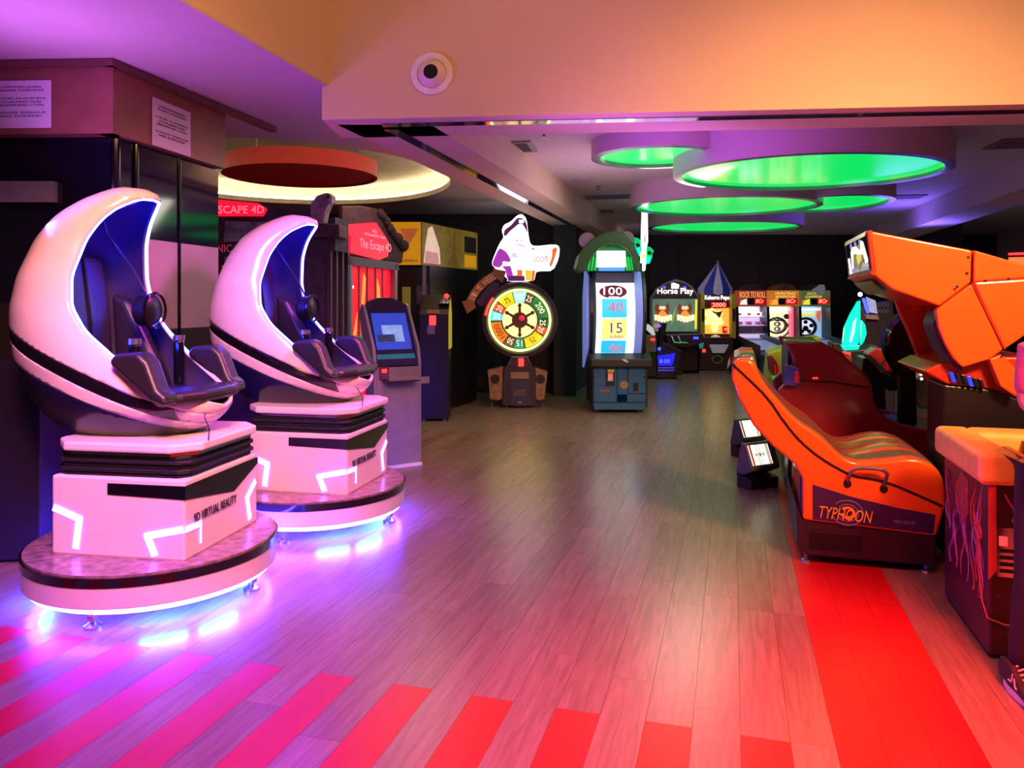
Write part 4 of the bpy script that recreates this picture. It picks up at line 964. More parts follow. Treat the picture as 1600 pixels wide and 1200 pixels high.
MB().prism(ed + lo_, Wd - .15, Wd).build('body_side', M_or_sh, OR, bevel=.035, seg=4, smooth=True)
MB().prism([(x - .0, z - .035) for x, z in ed[3:]] + lo_, .14, Wd - .14).build('body_core', M_or_sh, OR)
# seat: striped padded surface between the shells
bands = [((96, 100, 92), .0), ((150, 140, 40), 0), ((210, 84, 36), 0), ((110, 96, 96), 0), ((190, 90, 40), 0), ((140, 150, 60), 0), ((100, 100, 96), 0)]
nb = 21; y0b, y1b = .10, Wd - .10
seatp = [(x, z) for x, z in ed]
def seat_z(i, x, z, v):
    hump = .055 * math.exp(-((x - .5) / .16) ** 2) * abs(math.sin(2 * PI * v)) ** .7
    return z + .012 + hump
colsb = [(92, 100, 92), (92, 100, 92), (206, 84, 36), (206, 84, 36), (206, 84, 36), (170, 160, 40), (120, 92, 92)]
for j in range(nb):
    a_, b2_ = y0b + (y1b - y0b) * j / nb, y0b + (y1b - y0b) * (j + 1) / nb
    mb = MB(); vs = []
    for i, (x, z) in enumerate(seatp):
        for y in (a_, b2_):
            v = (y - y0b) / (y1b - y0b); zz = seat_z(i, x, z, v); vs += [(x - .004, y, zz)]
    n_ = len(seatp); fs = [(2 * i, 2 * i + 1, 2 * i + 3, 2 * i + 2) for i in range(n_ - 1)]
    vs2 = [(x - .03, y, z - .05) for (x, y, z) in vs]; m0 = len(vs)
    fs += [(m0 + 2 * i, m0 + 2 * i + 2, m0 + 2 * i + 3, m0 + 2 * i + 1) for i in range(n_ - 1)]
    fs += [(2 * i, 2 * i + 2, m0 + 2 * i + 2, m0 + 2 * i) for i in range(n_ - 1)] + [(2 * i + 1, m0 + 2 * i + 1, m0 + 2 * i + 3, 2 * i + 3) for i in range(n_ - 1)]
    mb.add(vs + vs2, fs)
    c = colsb[(j * 3 + j // 4) % 7]
    mb.build('seat_strip', mat('seat_%d_%d_%d' % c, c, .3, coat=.4), OR, smooth=True)
MB().prism([sz(1150, 590), sz(1150, 564), sz(1160, 556), sz(1179, 557), sz(1186, 586), sz(1194, 612), sz(1180, 610)], .08, Wd - .04).build('headrest', mat('headrest_grey', (110, 116, 112), .35, coat=.3), OR, bevel=.03, seg=3)
for k, (yy, c) in enumerate(((.2, (40, 120, 96)), (.42, (200, 80, 80)), (.62, (40, 130, 100)), (.8, (150, 60, 70)))):
    MB().prism([sz(1147, 572), sz(1153, 558), sz(1161, 554), sz(1180, 555), sz(1188, 590), sz(1184, 590), sz(1176, 562)], yy, yy + .06).build('headrest_stripe', mat('hs_%d' % k, c, .4), OR)
# black line along the side
pin = smooth_pts([(sz(px, py)[0], -.001, sz(px, py)[1])[::2] for px, py in ((1143, 568), (1165, 588), (1200, 622), (1225, 660), (1250, 690), (1280, 715), (1310, 733), (1335, 745), (1360, 748), (1390, 755), (1430, 772), (1472, 791))], 1)
MB().tube([(x, .001, z) for x, z in pin], .0085, 6).build('black_trim', M_black, OR, smooth=True)
# handle bar
hp = [sz(1324, 756), sz(1327, 735), sz(1336, 728), sz(1375, 730), sz(1384, 737), sz(1381, 764)]
hpp = [(hp[0][0], .01, hp[0][1])] + [(x, -.055, z) for x, z in smooth_pts(hp[1:5], 1)] + [(hp[5][0], .01, hp[5][1])]
MB().tube(hpp, .0105, 8).build('grab_handle', mat('grey_handle', (120, 108, 130), .3, .6), OR, smooth=True)
for p in (hp[0], hp[5]): MB().lathe([(.024, 0), (.02, .01)], (p[0], .0, p[1]), 16, 'y').build('handle_foot', M_black, OR)
# purple name panel
pp = MB().prism([sz(1270, 757), sz(1330, 776), sz(1400, 793), sz(1461, 804), sz(1458, 834), sz(1270, 811)], -.006, .002).build('name_panel', M_or_pur, OR)
a_, b2_ = sz(1276, 812), sz(1359, 790)
cxs, czs = sz(1324, 801)
for r_, c in ((.088, (120, 100, 150)), (.06, (140, 80, 120)), (.036, (230, 110, 40))):
    rg = MB().tube([(cxs + r_ * math.cos(t), -.007, czs + r_ * .85 * math.sin(t)) for t in np.linspace(R(200), R(500), 30)], .004 if r_ > .05 else .01, 5); rg.build('swirl', mat('swirl_%d' % c[0], c, .5, emit=.05), pp)
tt = text('TYPHOON', a_[0], b2_[0], sz(1317, 812)[1], sz(1317, 793)[1], -.012, mat('orange_letters', (236, 130, 60), .5, emit=.12), pp, shear=.25); 
tt.rotation_euler = (0, R(2.5), 0); tt.location = (0, 0, .01)
text('TWO SEATER', sz(1395, 0)[0], sz(1430, 0)[0], sz(1410, 818)[1], sz(1410, 813)[1], -.007, mat('pale_letters', (150, 130, 180), .5), pp)
# base
B0_, B1_ = sz(1254, 813), sz(1464, 839)
MB().prism([B0_, B1_, (B1_[0], .05), (B0_[0] + .02, .05), (B0_[0] - .03, .12), (B0_[0] - .035, .36), B0_], .015, Wd - .01).build('base', M_or_base, OR, bevel=.012)
for k in range(7): MB().box(.04 + B0_[0], .34 + B0_[0], .008, .02, .10 + k * .015, .104 + k * .015).build('louvre', M_black, OR)
for x, y in ((.05, .06), (.72, .06), (.05, .85), (.72, .85)): MB().lathe([(.035, 0), (.03, .012), (.012, .02), (.012, .06)], (x, y, 0), 12).build('foot', M_steel, OR)
MB().box(B0_[0] - .012, B0_[0], .06, .12, .3, .62).build('side_decal', mat('blue_decal', (50, 50, 130), .4), OR)
# hood: side panels and faces
h1 = [sz(1355, 360), sz(1519, 391), sz(1517, 441), sz(1468, 478), sz(1395, 452), sz(1363, 427)]
h2 = [sz(1521, 391), sz(1600, 414), sz(1660, 432), sz(1660, 436), sz(1600, 434), sz(1521, 440)]
h3 = [sz(1517, 443), sz(1566, 546), sz(1545, 561), sz(1503, 574), sz(1489, 560), sz(1476, 538), sz(1465, 510), sz(1462, 484)]
h4 = [sz(1519, 441), sz(1600, 436), sz(1660, 438), sz(1650, 500), sz(1600, 523), sz(1568, 545)]
def hood_panel(pts, y0, y1, name='hood_panel', m=M_or_sh): return MB().prism(pts, y0, y1).build(name, m, OR, bevel=.012, seg=3)
hood_panel(h1, 0, .05); hood_panel(h2, -.012, .05); hood_panel(h3, -.02, .06); hood_panel(h4, -.03, .05)
for pts in (h1, h2, h4): hood_panel(pts, Wd, Wd + .05)
neck = [sz(1395, 462, .9), sz(1470, 478, .9), sz(1500, 470, .9), sz(1510, 610, .9), sz(1455, 612, .9), sz(1438, 570, .9), sz(1418, 520, .9), sz(1402, 484, .9)]
MB().prism(neck, .86, .93).build('inner_neck', M_or_shade_red, OR, bevel=.01)
def skin_between(p, q, name, m, y0=.05, y1=Wd, th=.03):
    a2, b3 = Vector(p), Vector(q); d_ = (b3 - a2).normalized(); e = Vector((d_.y, -d_.x)) * th
    if e.y > 0 and name == 'hood_top': e = -e
    return MB().prism([tuple(a2), tuple(b3), tuple(b3 + e), tuple(a2 + e)], y0, y1).build(name, m, OR)
skin_between(h1[0], h1[1], 'hood_top', M_or_sh); skin_between(h2[0], h2[1], 'hood_top', M_or_sh); skin_between(h2[1], h2[2], 'hood_top', M_or_sh)
skin_between(h1[4], h1[3], 'hood_underside', M_or_shade_red, th=-.03); skin_between(h1[5], h1[4], 'hood_underside', M_or_shade_red, th=-.03)
# screen end of the hood with window
E0, E1 = Vector(h1[0]), Vector(h1[5])
MB().prism([tuple(E0), tuple(E1), (E1.x + .03, E1.y), (E0.x + .03, E0.y)], .0, Wd + .04).build('hood_front', M_or_shade_red, OR, bevel=.005)
ew = E1 - E0
q0, q1 = E0 + ew * .12, E0 + ew * .9
scr = MB().prism([tuple(q0 - Vector((.006, 0))), tuple(q1 - Vector((.006, 0))), tuple(q1), tuple(q0)], .05, Wd - .03).build('screen', mat('dark_glass_screen', (24, 22, 40), .1, coat=.5), OR)
def on_screen(pts, nm, m_, off=.009):
    # pts read off the window as (x 100..700 from far to near, y 300..900 from top to bottom)
    a_ = [(E0 + ew * min(.9, max(.13, (y - 290) / 640)), Wd * (1 - (x - 100) / 620) + .02) for x, y in pts]; n_ = len(a_)
    vs = [(p.x - off, yy, p.y) for p, yy in a_] + [(p.x - .004, yy, p.y) for p, yy in a_]
    return MB().add(vs, [tuple(range(n_)), tuple(range(2 * n_ - 1, n_ - 1, -1))] + [(i_, (i_ + 1) % n_, n_ + (i_ + 1) % n_, n_ + i_) for i_ in range(n_)]).build(nm, m_, scr)
M_scr_c = mat('screen_cream', (250, 244, 216), .4, emit=1.2); M_scr_o = mat('screen_olive', (150, 150, 60), .4, emit=.5, noise=.6, scale=30)
on_screen([(300, 470), (600, 430), (640, 640), (560, 720), (470, 860), (420, 740), (320, 760)], 'picture_dim', M_scr_o, .008)
on_screen([(265, 800), (275, 510), (340, 440), (440, 450), (540, 545), (585, 400), (625, 430), (670, 620), (700, 740), (640, 765), (600, 600), (555, 620), (480, 600), (390, 560), (345, 570), (300, 780)], 'picture_bright', M_scr_c)
on_screen([(420, 600), (560, 600), (540, 700), (440, 760)], 'picture_yellow', mat('screen_yellow', (214, 216, 90), .4, emit=.8), .0095)
for x_ in (298, 425, 545): on_screen([(x_ - 18, 400), (x_, 330), (x_ + 22, 400), (x_ + 8, 470), (x_ - 12, 470)], 'picture_blue', mat('screen_blue', (150, 165, 225), .4, emit=.7), .0095)
on_screen([(170, 600), (205, 600), (225, 900), (180, 900)], 'tube_reflection', M_white_lit)
U0, U1 = Vector(h1[5]), Vector(h1[4])
a2, b3 = U0 + (U1 - U0) * .15, U0 + (U1 - U0) * .9
MB().prism([tuple(a2 - Vector((0, .034))), tuple(b3 - Vector((0, .034))), tuple(b3 - Vector((0, .028))), tuple(a2 - Vector((0, .028)))], .12, Wd - .1).build('lower_window', mat('olive_glass', (90, 84, 50), .2), OR)
MB().tube([(h1[5][0], -.005, h1[5][1]), (h1[5][0], Wd + .05, h1[5][1])], .010, 6).build('window_frame', M_or_shade_red, OR)
# rivets, seams, reflections are real bolts
for px, py in ((1513, 402), (1511, 427), (1494, 448), (1538, 439), (1574, 436), (1565, 554)): 
    x, z = sz(px, py); MB().lathe([(.009, 0), (.007, .006)], (x, -.022 if py > 430 else -.001, z), 10, 'y').build('bolt', M_black, OR)
MB().tube([(x, -.022, z) for x, z in (sz(1517, 442), sz(1568, 546))], .004, 5).build('seam', M_or_shade_red, OR)
MB().tube([(x, -.014, z) for x, z in (sz(1521, 392), sz(1520, 440), sz(1600, 435))], .004, 5).build('seam', M_or_shade_red, OR)
# dark inner crescent, pillar, console with blue keys
MB().prism([sz(1452, 505, .12), sz(1460, 484, .12), sz(1466, 500, .12), sz(1480, 545, .12), sz(1500, 577, .12), sz(1488, 574, .12), sz(1465, 545, .12)], .03, .3).build('padded_rim', mat('dark_purple_pad', (44, 20, 44), .5), OR, bevel=.015)
MB().prism([sz(1545, 561), sz(1566, 553), sz(1590, 580), sz(1590, 622), sz(1563, 604)], -.01, .08).build('pillar', M_or_sh, OR, bevel=.01)
MB().prism([sz(1450, 582), sz(1475, 570), sz(1556, 560), sz(1640, 560), sz(1640, 640), sz(1563, 611), sz(1488, 603)], .09, Wd - .02).build('console', M_or_shade_red, OR, bevel=.01)
for k in range(6):
    x, z = sz(1494 + 9.2 * k, 591 + 2.2 * k)
    MB().prism([(x - .018, z + .03), (x + .0, z + .03), (x + .018, z - .03), (x - .0, z - .03)], .06, .09).build('key', mat('key_blue_lit' if k in (0, 3) else 'key_dark', (30, 60, 200) if k in (0, 3) else (20, 24, 40), .3, emit=1.2 if k in (0, 3) else .0), OR, bevel=.003)
MB().prism([sz(1482, 604), sz(1560, 612), sz(1640, 642), sz(1640, 905), (.86, .05), (.82, .72)], .1, .5).build('chassis', M_black, OR, bevel=.01)
MB().prism([sz(1520, 700), sz(1640, 690), sz(1640, 790), sz(1540, 790)], .0, .1).build('step_box', M_black, OR)

# ------------------------------------------------------------------ dark red racing cab behind it
def cab(name, label, cat, group=None): return thing(name, (TX, TY, 0), label, cat, -R(16), group)
RC = cab('racing_cab', 'dark red racing car cab standing behind the orange motion ride', 'arcade ride')
M_dred = mat('dark_red_shell', (126, 16, 26), .3, noise=.08, coat=.4); M_dred2 = mat('brown_red_top', (96, 44, 26), .4)
YP = 1.30
rp_ = [sz(px, py, YP) for px, py in ((1226, 532), (1250, 534), (1284, 534), (1312, 549), (1330, 566), (1357, 588), (1363, 606), (1366, 628), (1377, 647), (1402, 662), (1440, 670), (1490, 676), (1560, 680))]
RCp = rp_ + [(rp_[-1][0], .06), (sz(1260, 0, YP)[0], .06)] + [sz(px, py, YP) for px, py in ((1222, 650), (1216, 610), (1236, 592), (1238, 562))]
MB().prism(RCp, YP, YP + .10).build('side_shell', M_dred, RC, bevel=.02, seg=3, smooth=True)
MB().prism(RCp, YP + .85, YP + .95).build('side_shell', M_dred, RC, bevel=.02, seg=3)
top_ = [sz(px, py, YP) for px, py in ((1232, 536), (1284, 536), (1308, 550), (1296, 570), (1240, 570))]
MB().prism(top_, YP + .08, YP + .87).build('rear_deck', M_dred2, RC, bevel=.02)
MB().prism([(top_[0][0], .1), (top_[2][0] + .1, .1), (top_[2][0], top_[2][1] - .03), (top_[0][0], top_[0][1] - .05)], YP + .08, YP + .87).build('rear_body', M_black, RC)
MB().tube([(sz(px, py, YP)[0], YP - .004, sz(px, py, YP)[1]) for px, py in ((1250, 594), (1300, 597), (1360, 606))], .006, 6).build('seam', M_black, RC)
MB().prism([sz(px, py, YP) for px, py in ((1360, 665), (1560, 684), (1560, 720), (1360, 700))], YP + .1, YP + .85).build('floor_pan', M_black, RC)
fp = MB().prism([(sz(1392, 0, YP + .4)[0], .64), (sz(1458, 0, YP + .4)[0], .60), (sz(1458, 0, YP + .4)[0], .62), (sz(1392, 0, YP + .4)[0], .66)], YP + .25, YP + .7).build('foot_plate', mat('grey_plate', (110, 105, 150), .4, .3), RC)
MB().box(sz(1457, 0, YP + .4)[0], sz(1459, 0, YP + .4)[0], YP + .3, YP + .6, .61, .625).build('blue_light', M_blue_led, RC)
tl = MB().prism([sz(px, py, YP - .05) for px, py in ((1228, 569), (1250, 575), (1252, 600), (1240, 604), (1225, 600))], YP - .06, YP + .02).build('tail_light', mat('blue_lens', (70, 70, 150), .15, coat=.5), RC, bevel=.01)
MB().prism([sz(px, py, YP - .05) for px, py in ((1242, 579), (1248, 580), (1248, 598), (1241, 598))], YP - .068, YP - .06).build('red_lens', M_coin_lit if False else mat('red_lens', (170, 20, 30), .3, emit=.3), tl)
MB().box(sz(1270, 0, YP)[0], sz(1278, 0, YP)[0], YP - .006, YP, 1.02, 1.03).build('red_light', M_led_red, RC)
# black round seat
st = RC
cxx, czz = sz(1412, 540, 1.7)
MB().lathe([(.001, .05), (.12, .07), (.145, .03), (.14, -.02), (.001, -.05)], (cxx, 1.7, czz), 32, 'y', 1.0, 1.75).build('backrest', M_black_gloss, st, smooth=True)
MB().lathe([(.1, .01), (.12, .03), (.1, .05)], (cxx - .02, 1.72, czz + .03), 24, 'y', 1.25, 1.9, cap=False).build('green_edge', mat('green_piping', (40, 110, 60), .4), st, smooth=True)
MB().prism([(cxx - .05, .2), (cxx + .1, .2), (cxx + .08, czz - .2), (cxx - .04, czz - .2)], 1.66, 1.74).build('seat_support', M_black, st, bevel=.01)
# red glossy bike fairing with clutter
MBk = cab('red_bike_ride', 'glossy red lit motorcycle ride body between the red cab and the black seat', 'arcade ride')
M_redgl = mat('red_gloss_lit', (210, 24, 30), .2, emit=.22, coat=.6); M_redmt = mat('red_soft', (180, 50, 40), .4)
def yq(pts, y0, y1, name, m, par, bevel=.012, yp=2.3): return MB().prism([sz(*p, yp) for p in pts], y0, y1).build(name, m, par, bevel, seg=3)
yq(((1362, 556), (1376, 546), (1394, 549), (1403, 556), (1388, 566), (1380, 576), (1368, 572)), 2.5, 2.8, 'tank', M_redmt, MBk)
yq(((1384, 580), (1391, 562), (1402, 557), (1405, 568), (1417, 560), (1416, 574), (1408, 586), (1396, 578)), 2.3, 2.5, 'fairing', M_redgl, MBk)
yq(((1384, 580), (1396, 580), (1410, 588), (1412, 610), (1390, 612), (1384, 598)), 2.32, 2.5, 'belly', M_black, MBk)
yq(((1350, 560), (1362, 560), (1384, 590), (1390, 700), (1360, 760), (1345, 600)), 2.35, 2.75, 'frame', M_black, MBk)
yq(((1345, 552), (1392, 590), (1394, 588), (1362, 556)), 2.3, 2.34, 'chrome_pipe', M_steel, MBk, 0)
wl = yq(((1417, 590), (1424, 578), (1436, 576), (1440, 584), (1432, 592), (1420, 594)), 2.28, 2.34, 'white_print', mat('grey_white_print', (170, 165, 150), .5, noise=.5, scale=30), MBk)
yq(((1412, 596), (1440, 590), (1470, 560), (1480, 640), (1440, 640)), 2.35, 2.7, 'engine_block', M_black, MBk)
for px, py in ((1439, 585), (1440, 592), (1438, 570)): x, z = sz(px, py, 2.25); MB().ball((x, 2.25, z), .012, 8, 6).build('spark_lamp', M_white_lit if px != 1438 else M_blue_led, MBk)
x, z = sz(1452, 562, 2.3); MB().prism([sz(1458, 572, 2.3), sz(1466, 556, 2.3), sz(1472, 566, 2.3), sz(1464, 578, 2.3)], 2.25, 2.35).build('yellow_tab', mat('yellow_tab', (180, 160, 40), .5), MBk)
# cyan lit windshield bike
CB = cab('cyan_bike_ride', 'bike ride with tall cyan glowing windshield in front of the black wall', 'arcade ride')
M_cyan = mat('cyan_glow', (0, 225, 200), .2, emit=1.0, ecol=(0, 230, 200), noise=.15, coat=.5)
yp = 3.6
yq(((1317, 540), (1320, 512), (1330, 490), (1341, 471), (1345, 469), (1345, 500), (1343, 536), (1335, 541)), 3.6, 3.72, 'windshield', M_cyan, CB, .02, yp)
yq(((1349, 500), (1355, 508), (1357, 522), (1353, 534), (1348, 541)), 3.7, 3.8, 'windshield_wing', M_cyan, CB, .01, yp)
yq(((1327, 534), (1333, 503), (1338, 496), (1335, 520), (1330, 535)), 3.585, 3.6, 'white_streak', mat('cyan_white', (170, 255, 250), .3, emit=1.1), CB, 0, yp)
yq(((1314, 540), (1343, 539), (1340, 546), (1318, 547)), 3.55, 3.8, 'screen_foot', M_cyan, CB, .006, yp)
yq(((1316, 548), (1328, 551), (1327, 554), (1316, 551)), 3.52, 3.56, 'tail_lamp', M_led_red, CB, 0, yp)
yq(((1300, 536), (1312, 536), (1318, 550), (1350, 546), (1372, 540), (1372, 600), (1360, 900), (1310, 900), (1300, 560)), 3.6, 4.0, 'body', M_black, CB, .01, yp)
yq(((1318, 552), (1330, 556), (1330, 568), (1316, 562)), 3.56, 3.6, 'chrome_guard', mat('bronze_guard', (150, 110, 80), .3, .7), CB, .005, yp)
# far blue screen cabinet
BS = cab('screen_cabinet', 'dark cabinet with small blue white screens right of the cyan windshield', 'arcade machine')
yp = 6.0
yq(((1352, 500), (1352, 478), (1396, 470), (1400, 560), (1398, 656), (1352, 660)), 6.0, 6.6, 'cabinet', mat('navy_cabinet', (28, 26, 50), .5), BS, .01, yp)
yq(((1345, 466), (1350, 466), (1357, 488), (1353, 490)), 5.9, 5.94, 'blue_tube', M_blue_led, BS, 0, yp)
yq(((1352, 464), (1366, 470), (1369, 490), (1358, 488)), 5.9, 5.96, 'screen', mat('pale_screen', (170, 180, 220), .4, emit=.6, noise=.5, scale=16), BS, 0, yp)
yq(((1350, 491), (1369, 492), (1371, 499), (1352, 498)), 5.88, 5.98, 'tray', M_steel, BS, 0, yp)
M_lil = mat('lilac_print', (110, 96, 150), .5, emit=.15)
for y0_, t_ in ((476, 'OOOO'), (486, 'OOOO')):
    x0_, z0_ = sz(1369, y0_ + 3, 5.98); x1_, z1_ = sz(1389, y0_ - 3, 5.98)
    text(t_, x0_, x1_, z0_, z1_, 5.99, M_lil, BS)
yq(((1376, 505), (1384, 505), (1384, 560), (1376, 560)), 5.97, 6.0, 'side_print', mat('faint_print', (66, 60, 100), .5, noise=.7, scale=14), BS, 0, yp)
MB().ball((sz(1344, 460, 5.9)[0], 5.9, sz(1344, 460, 5.9)[1]), .03, 8, 6).build('lamp', M_white_lit, BS)
# lime cab
LM = cab('lime_cab', 'lime green racing cab behind the dark red cab', 'arcade ride')
M_lime = mat('lime_shell', (136, 170, 26), .35, emit=.04, noise=.1, coat=.3)
yp = 3.25
yq(((1200, 552), (1228, 543), (1250, 534), (1262, 530), (1282, 526), (1283, 548), (1250, 600), (1250, 738), (1204, 738), (1196, 590)), 3.25, 3.9, 'shell', M_lime, LM, .02, yp)
yq(((1198, 556), (1206, 555), (1214, 566), (1218, 584), (1208, 586), (1200, 575)), 3.22, 3.25, 'dark_inset', mat('maroon_inset', (90, 36, 40), .4, noise=.4), LM, .005, yp)
for dx in (0, 5): yq(((1209 + dx, 570), (1212 + dx, 570), (1213 + dx, 584), (1210 + dx, 584)), 3.205, 3.222, 'red_lamp', mat('red_lens', (170, 20, 30)), LM, 0, yp)
yq(((1206, 587), (1224, 588), (1222, 592), (1206, 591)), 3.19, 3.25, 'green_strip', M_lit('green_strip', (40, 190, 110), .6), LM, 0, yp)
yq(((1250, 536), (1262, 526), (1268, 525), (1264, 530), (1254, 537)), 3.19, 3.26, 'fin', mat('olive_fin', (110, 104, 60), .4), LM, .003, yp)

# low floor units with lit instruction panels
def floor_unit(loc, label, f):
    t = thing('step_unit', loc, label, 'floor unit', R(28), 'low lit floor units left of the orange ride')
    MB().prism([(-.03, .0), (-.03, .09), (.14, .12), (.14, .0)], -.13, .20, 'x').build('base', M_black, t, bevel=.008)
    MB().prism([(.05, .12), (-.05, .17), (-.05, .20), (.03, .39), (.08, .39), (.14, .12)], -.14, .19, 'x').build('housing', mat('housing_grey', (74, 70, 74), .5), t, bevel=.006)
    u, v = Vector((-.05, .20)), Vector((.03, .39)); d_ = (v - u); nrm = Vector((-d_.y, d_.x)).normalized()
    a2, b3 = u + d_ * .08, u + d_ * .92
    s_ = MB().prism([tuple(a2), tuple(b3), tuple(b3 + nrm * .005), tuple(a2 + nrm * .005)], -.12, .11, 'x').build('lit_panel', mat('warm_lit_panel', (255, 246, 214), .4, emit=1.5), t)
    for x in (-.115, .075, .09):
        MB().prism([tuple(a2 + nrm * .005), tuple(b3 + nrm * .005), tuple(b3 + nrm * .007), tuple(a2 + nrm * .007)], x, x + .008 + (.012 if x < 0 else 0), 'x').build('red_line', mat('red_line', (190, 70, 80), .5), s_)
    if f:
        for k in range(5):
            c0, c1 = a2 + (b3 - a2) * (.42 + .04 * (k % 2)), a2 + (b3 - a2) * (.58 - .04 * (k % 2))
            MB().prism([tuple(c0 + nrm * .005), tuple(c1 + nrm * .005), tuple(c1 + nrm * .007), tuple(c0 + nrm * .007)], -.06 + k * .022, -.05 + k * .022, 'x').build('printed_mark', M_ink, s_)
        for x in (-.035, -.005): MB().prism([tuple(a2 + nrm * .005), tuple(b3 + nrm * .005), tuple(b3 + nrm * .0065), tuple(a2 + nrm * .0065)], x, x + .004, 'x').build('printed_mark', M_ink, s_)
floor_unit((2.14, 6.64, 0), 'nearer black floor unit with lit white instruction panel', True)
floor_unit((2.48, 8.02, 0), 'farther black floor unit with lit plain cream panel', False)

# ------------------------------------------------------------------ far machines along the black wall
def far(name, px, D_, label, cat='arcade machine', group=None):
    t = thing(name, (X(px, D_), D_, 0), label, cat, 0, group)
    return t, (lambda x, y, t0=X(px, D_): (X(x, D_) - t0, Z(y, D_)))
# horse game
HG, q = far('horse_game', 1053, 17.6, 'twin horse face game with round topped lit cabinet')
arch = [(1016, 577), (1016, 467), (1025, 452), (1040, 443), (1055, 437.5), (1068, 441), (1080, 448), (1090, 463), (1090, 577)]
MB().prism([q(*p) for p in arch[1:-1]] + [(q(1090, 0)[0], .06), (q(1016, 0)[0], .06)], .0, .6).build('cabinet', mat('maroon_cabinet', (54, 22, 30), .5), HG)
ed_ = [(q(*p)[0], -.02, q(*p)[1]) for p in [(1016, 517)] + arch[1:-1] + [(1090, 517)]]
MB().tube(ed_, .025, 6).build('edge_trim', mat('edge_grey', (120, 104, 104), .4), HG)
bs = MB().prism([q(1019, 518), q(1019, 467), q(1089, 467), q(1089, 518)], -.03, 0).build('backdrop', mat('backdrop', (100, 130, 110), .5, emit=.5, noise=.6, scale=2.2), HG)
text('Horse Play', q(1027, 0)[0], q(1083, 0)[0], q(0, 462)[1], q(0, 450)[1], -.01, M_white_lit, HG, depth=.02)
MB().prism([q(1049, 451), q(1049, 443), q(1053, 442), q(1061, 445), q(1060, 451)], -.02, 0).build('emblem', M_white_lit, HG)
for px in (1038, 1070): MB().ball((q(px, 449)[0], -.01, q(px, 449)[1]), .03, 8, 6).build('blue_lamp', M_blue_led, HG)
M_hb = mat('horse_brown', (140, 60, 34), .5, emit=.45); M_ho = mat('horse_orange', (240, 130, 50), .5, emit=1.2); M_tooth = mat('tooth_cream', (255, 236, 190), .5, emit=1.1)
for cx0 in (1034, 1069):
    g = MB().prism([q(cx0 - 11, 482), q(cx0 - 9, 474), q(cx0 - 5, 478), q(cx0 + 5, 478), q(cx0 + 9, 473), q(cx0 + 11, 482), q(cx0 + 7, 496), q(cx0 - 7, 496)], -.08, -.03).build('horse_face', M_hb, HG)
    for s_ in (-2.5, 2.5): e2 = MB().ball((q(cx0 + s_, 480)[0], -.09, q(0, 481)[1]), .04, 10, 8).build('eye', M_tooth, g); MB().ball((q(cx0 + s_, 480)[0], -.13, q(0, 481)[1]), .015, 8, 6).build('pupil', M_black, g)
    MB().prism([q(cx0 - 2, 485), q(cx0 + 2, 485), q(cx0 + 9, 494), q(cx0 + 6, 498), q(cx0 - 6, 498), q(cx0 - 9, 494)], -.11, -.08).build('muzzle', M_ho, g)
    for k in range(6):
        x = cx0 - 13 + k * 4.6; dz = abs(k - 2.5) * -1.4
        MB().prism([q(x, 495 + dz), q(x + 4, 495 + dz), q(x + 3.8, 504 + dz), q(x + .4, 504 + dz)], -.14, -.11).build('tooth', M_tooth, HG, bevel=.006)
MB().prism([q(1086, 468), q(1089, 468), q(1088, 514), q(1085, 514)], -.04, -.02).build('yellow_light', M_lit('yellow_lit_edge', (240, 220, 60), .9), HG)
MB().prism([q(1049, 506), q(1053, 488), q(1056, 480), (q(1052, 0)[0], q(0, 490)[1])], -.05, -.03).build('green_glow', M_lit('lime_glow', (190, 220, 40), .9), HG)
MB().prism([q(1036, 522), q(1090, 520), q(1092, 532), q(1070, 541), q(1034, 541)], -.5, .0).build('control_deck', mat('deck_maroon', (64, 30, 44), .4), HG, bevel=.02)
for px in (1048, 1058): MB().tube([(q(px - 6, 0)[0], -.5, q(0, 524)[1]), (q(px - 3, 0)[0], -.55, q(0, 533)[1]), (q(px + 8, 0)[0], -.55, q(0, 534)[1])], .02, 6).build('rein_handle', M_chrome, HG)
for px in (1077, 1081): MB().ball((q(px, 527)[0], -.52, q(0, 526.5)[1]), .03, 8, 6).build('blue_button', M_blue_led, HG)
MB().prism([q(1083, 536), q(1091, 533), q(1090, 541), q(1085, 543)], -.52, -.5).build('teal_tag', M_lit('teal_tag', (60, 150, 140), .3), HG)
# small blue lit kids cockpit
KC, q = far('cockpit_ride', 1040, 16.2, 'small dark cockpit ride with blue lit panel beside the frog game', 'arcade ride')
MB().prism([q(1026, 592), q(1026, 545), q(1040, 536), q(1066, 548), q(1062, 575), q(1056, 592)], 0, .5).build('body', mat('purple_dark_body', (40, 26, 62), .4), KC, bevel=.02)
MB().prism([q(1029, 571), q(1027, 556), q(1055, 552), q(1050, 571)], -.03, 0).build('lit_panel', mat('blue_panel_glow', (40, 40, 220), .3, emit=1.1, ecol=(36, 30, 235), noise=.4, scale=6), KC)
text('8.00', q(1030, 0)[0], q(1046, 0)[0], q(0, 567)[1], q(0, 561)[1], -.03, mat('blue_digits', (110, 130, 255), .3, emit=1.2), KC)
for y in (575, 579): MB().box(q(1028, 0)[0], q(1053, 0)[0], -.04, 0, q(0, y)[1], q(0, y - .8)[1]).build('blue_tube', M_lit('blue_line', (90, 90, 255), .9), KC)
MB().cyl((q(1060, 582)[0], .0, q(0, 580)[1]), .08, .1, 16, 'y').build('wheel', M_black, KC)
MB().prism([q(1030, 545), q(1038, 538), q(1044, 505), q(1034, 505)], .1, .3).build('seat_back', M_black, KC, bevel=.02)
MB().prism([q(1009, 514), q(1012, 506), q(1020, 512), q(1024, 523), q(1020, 524)], -.02, .06).build('white_guard', M_lit('white_guard', (235, 235, 240), .5), KC)
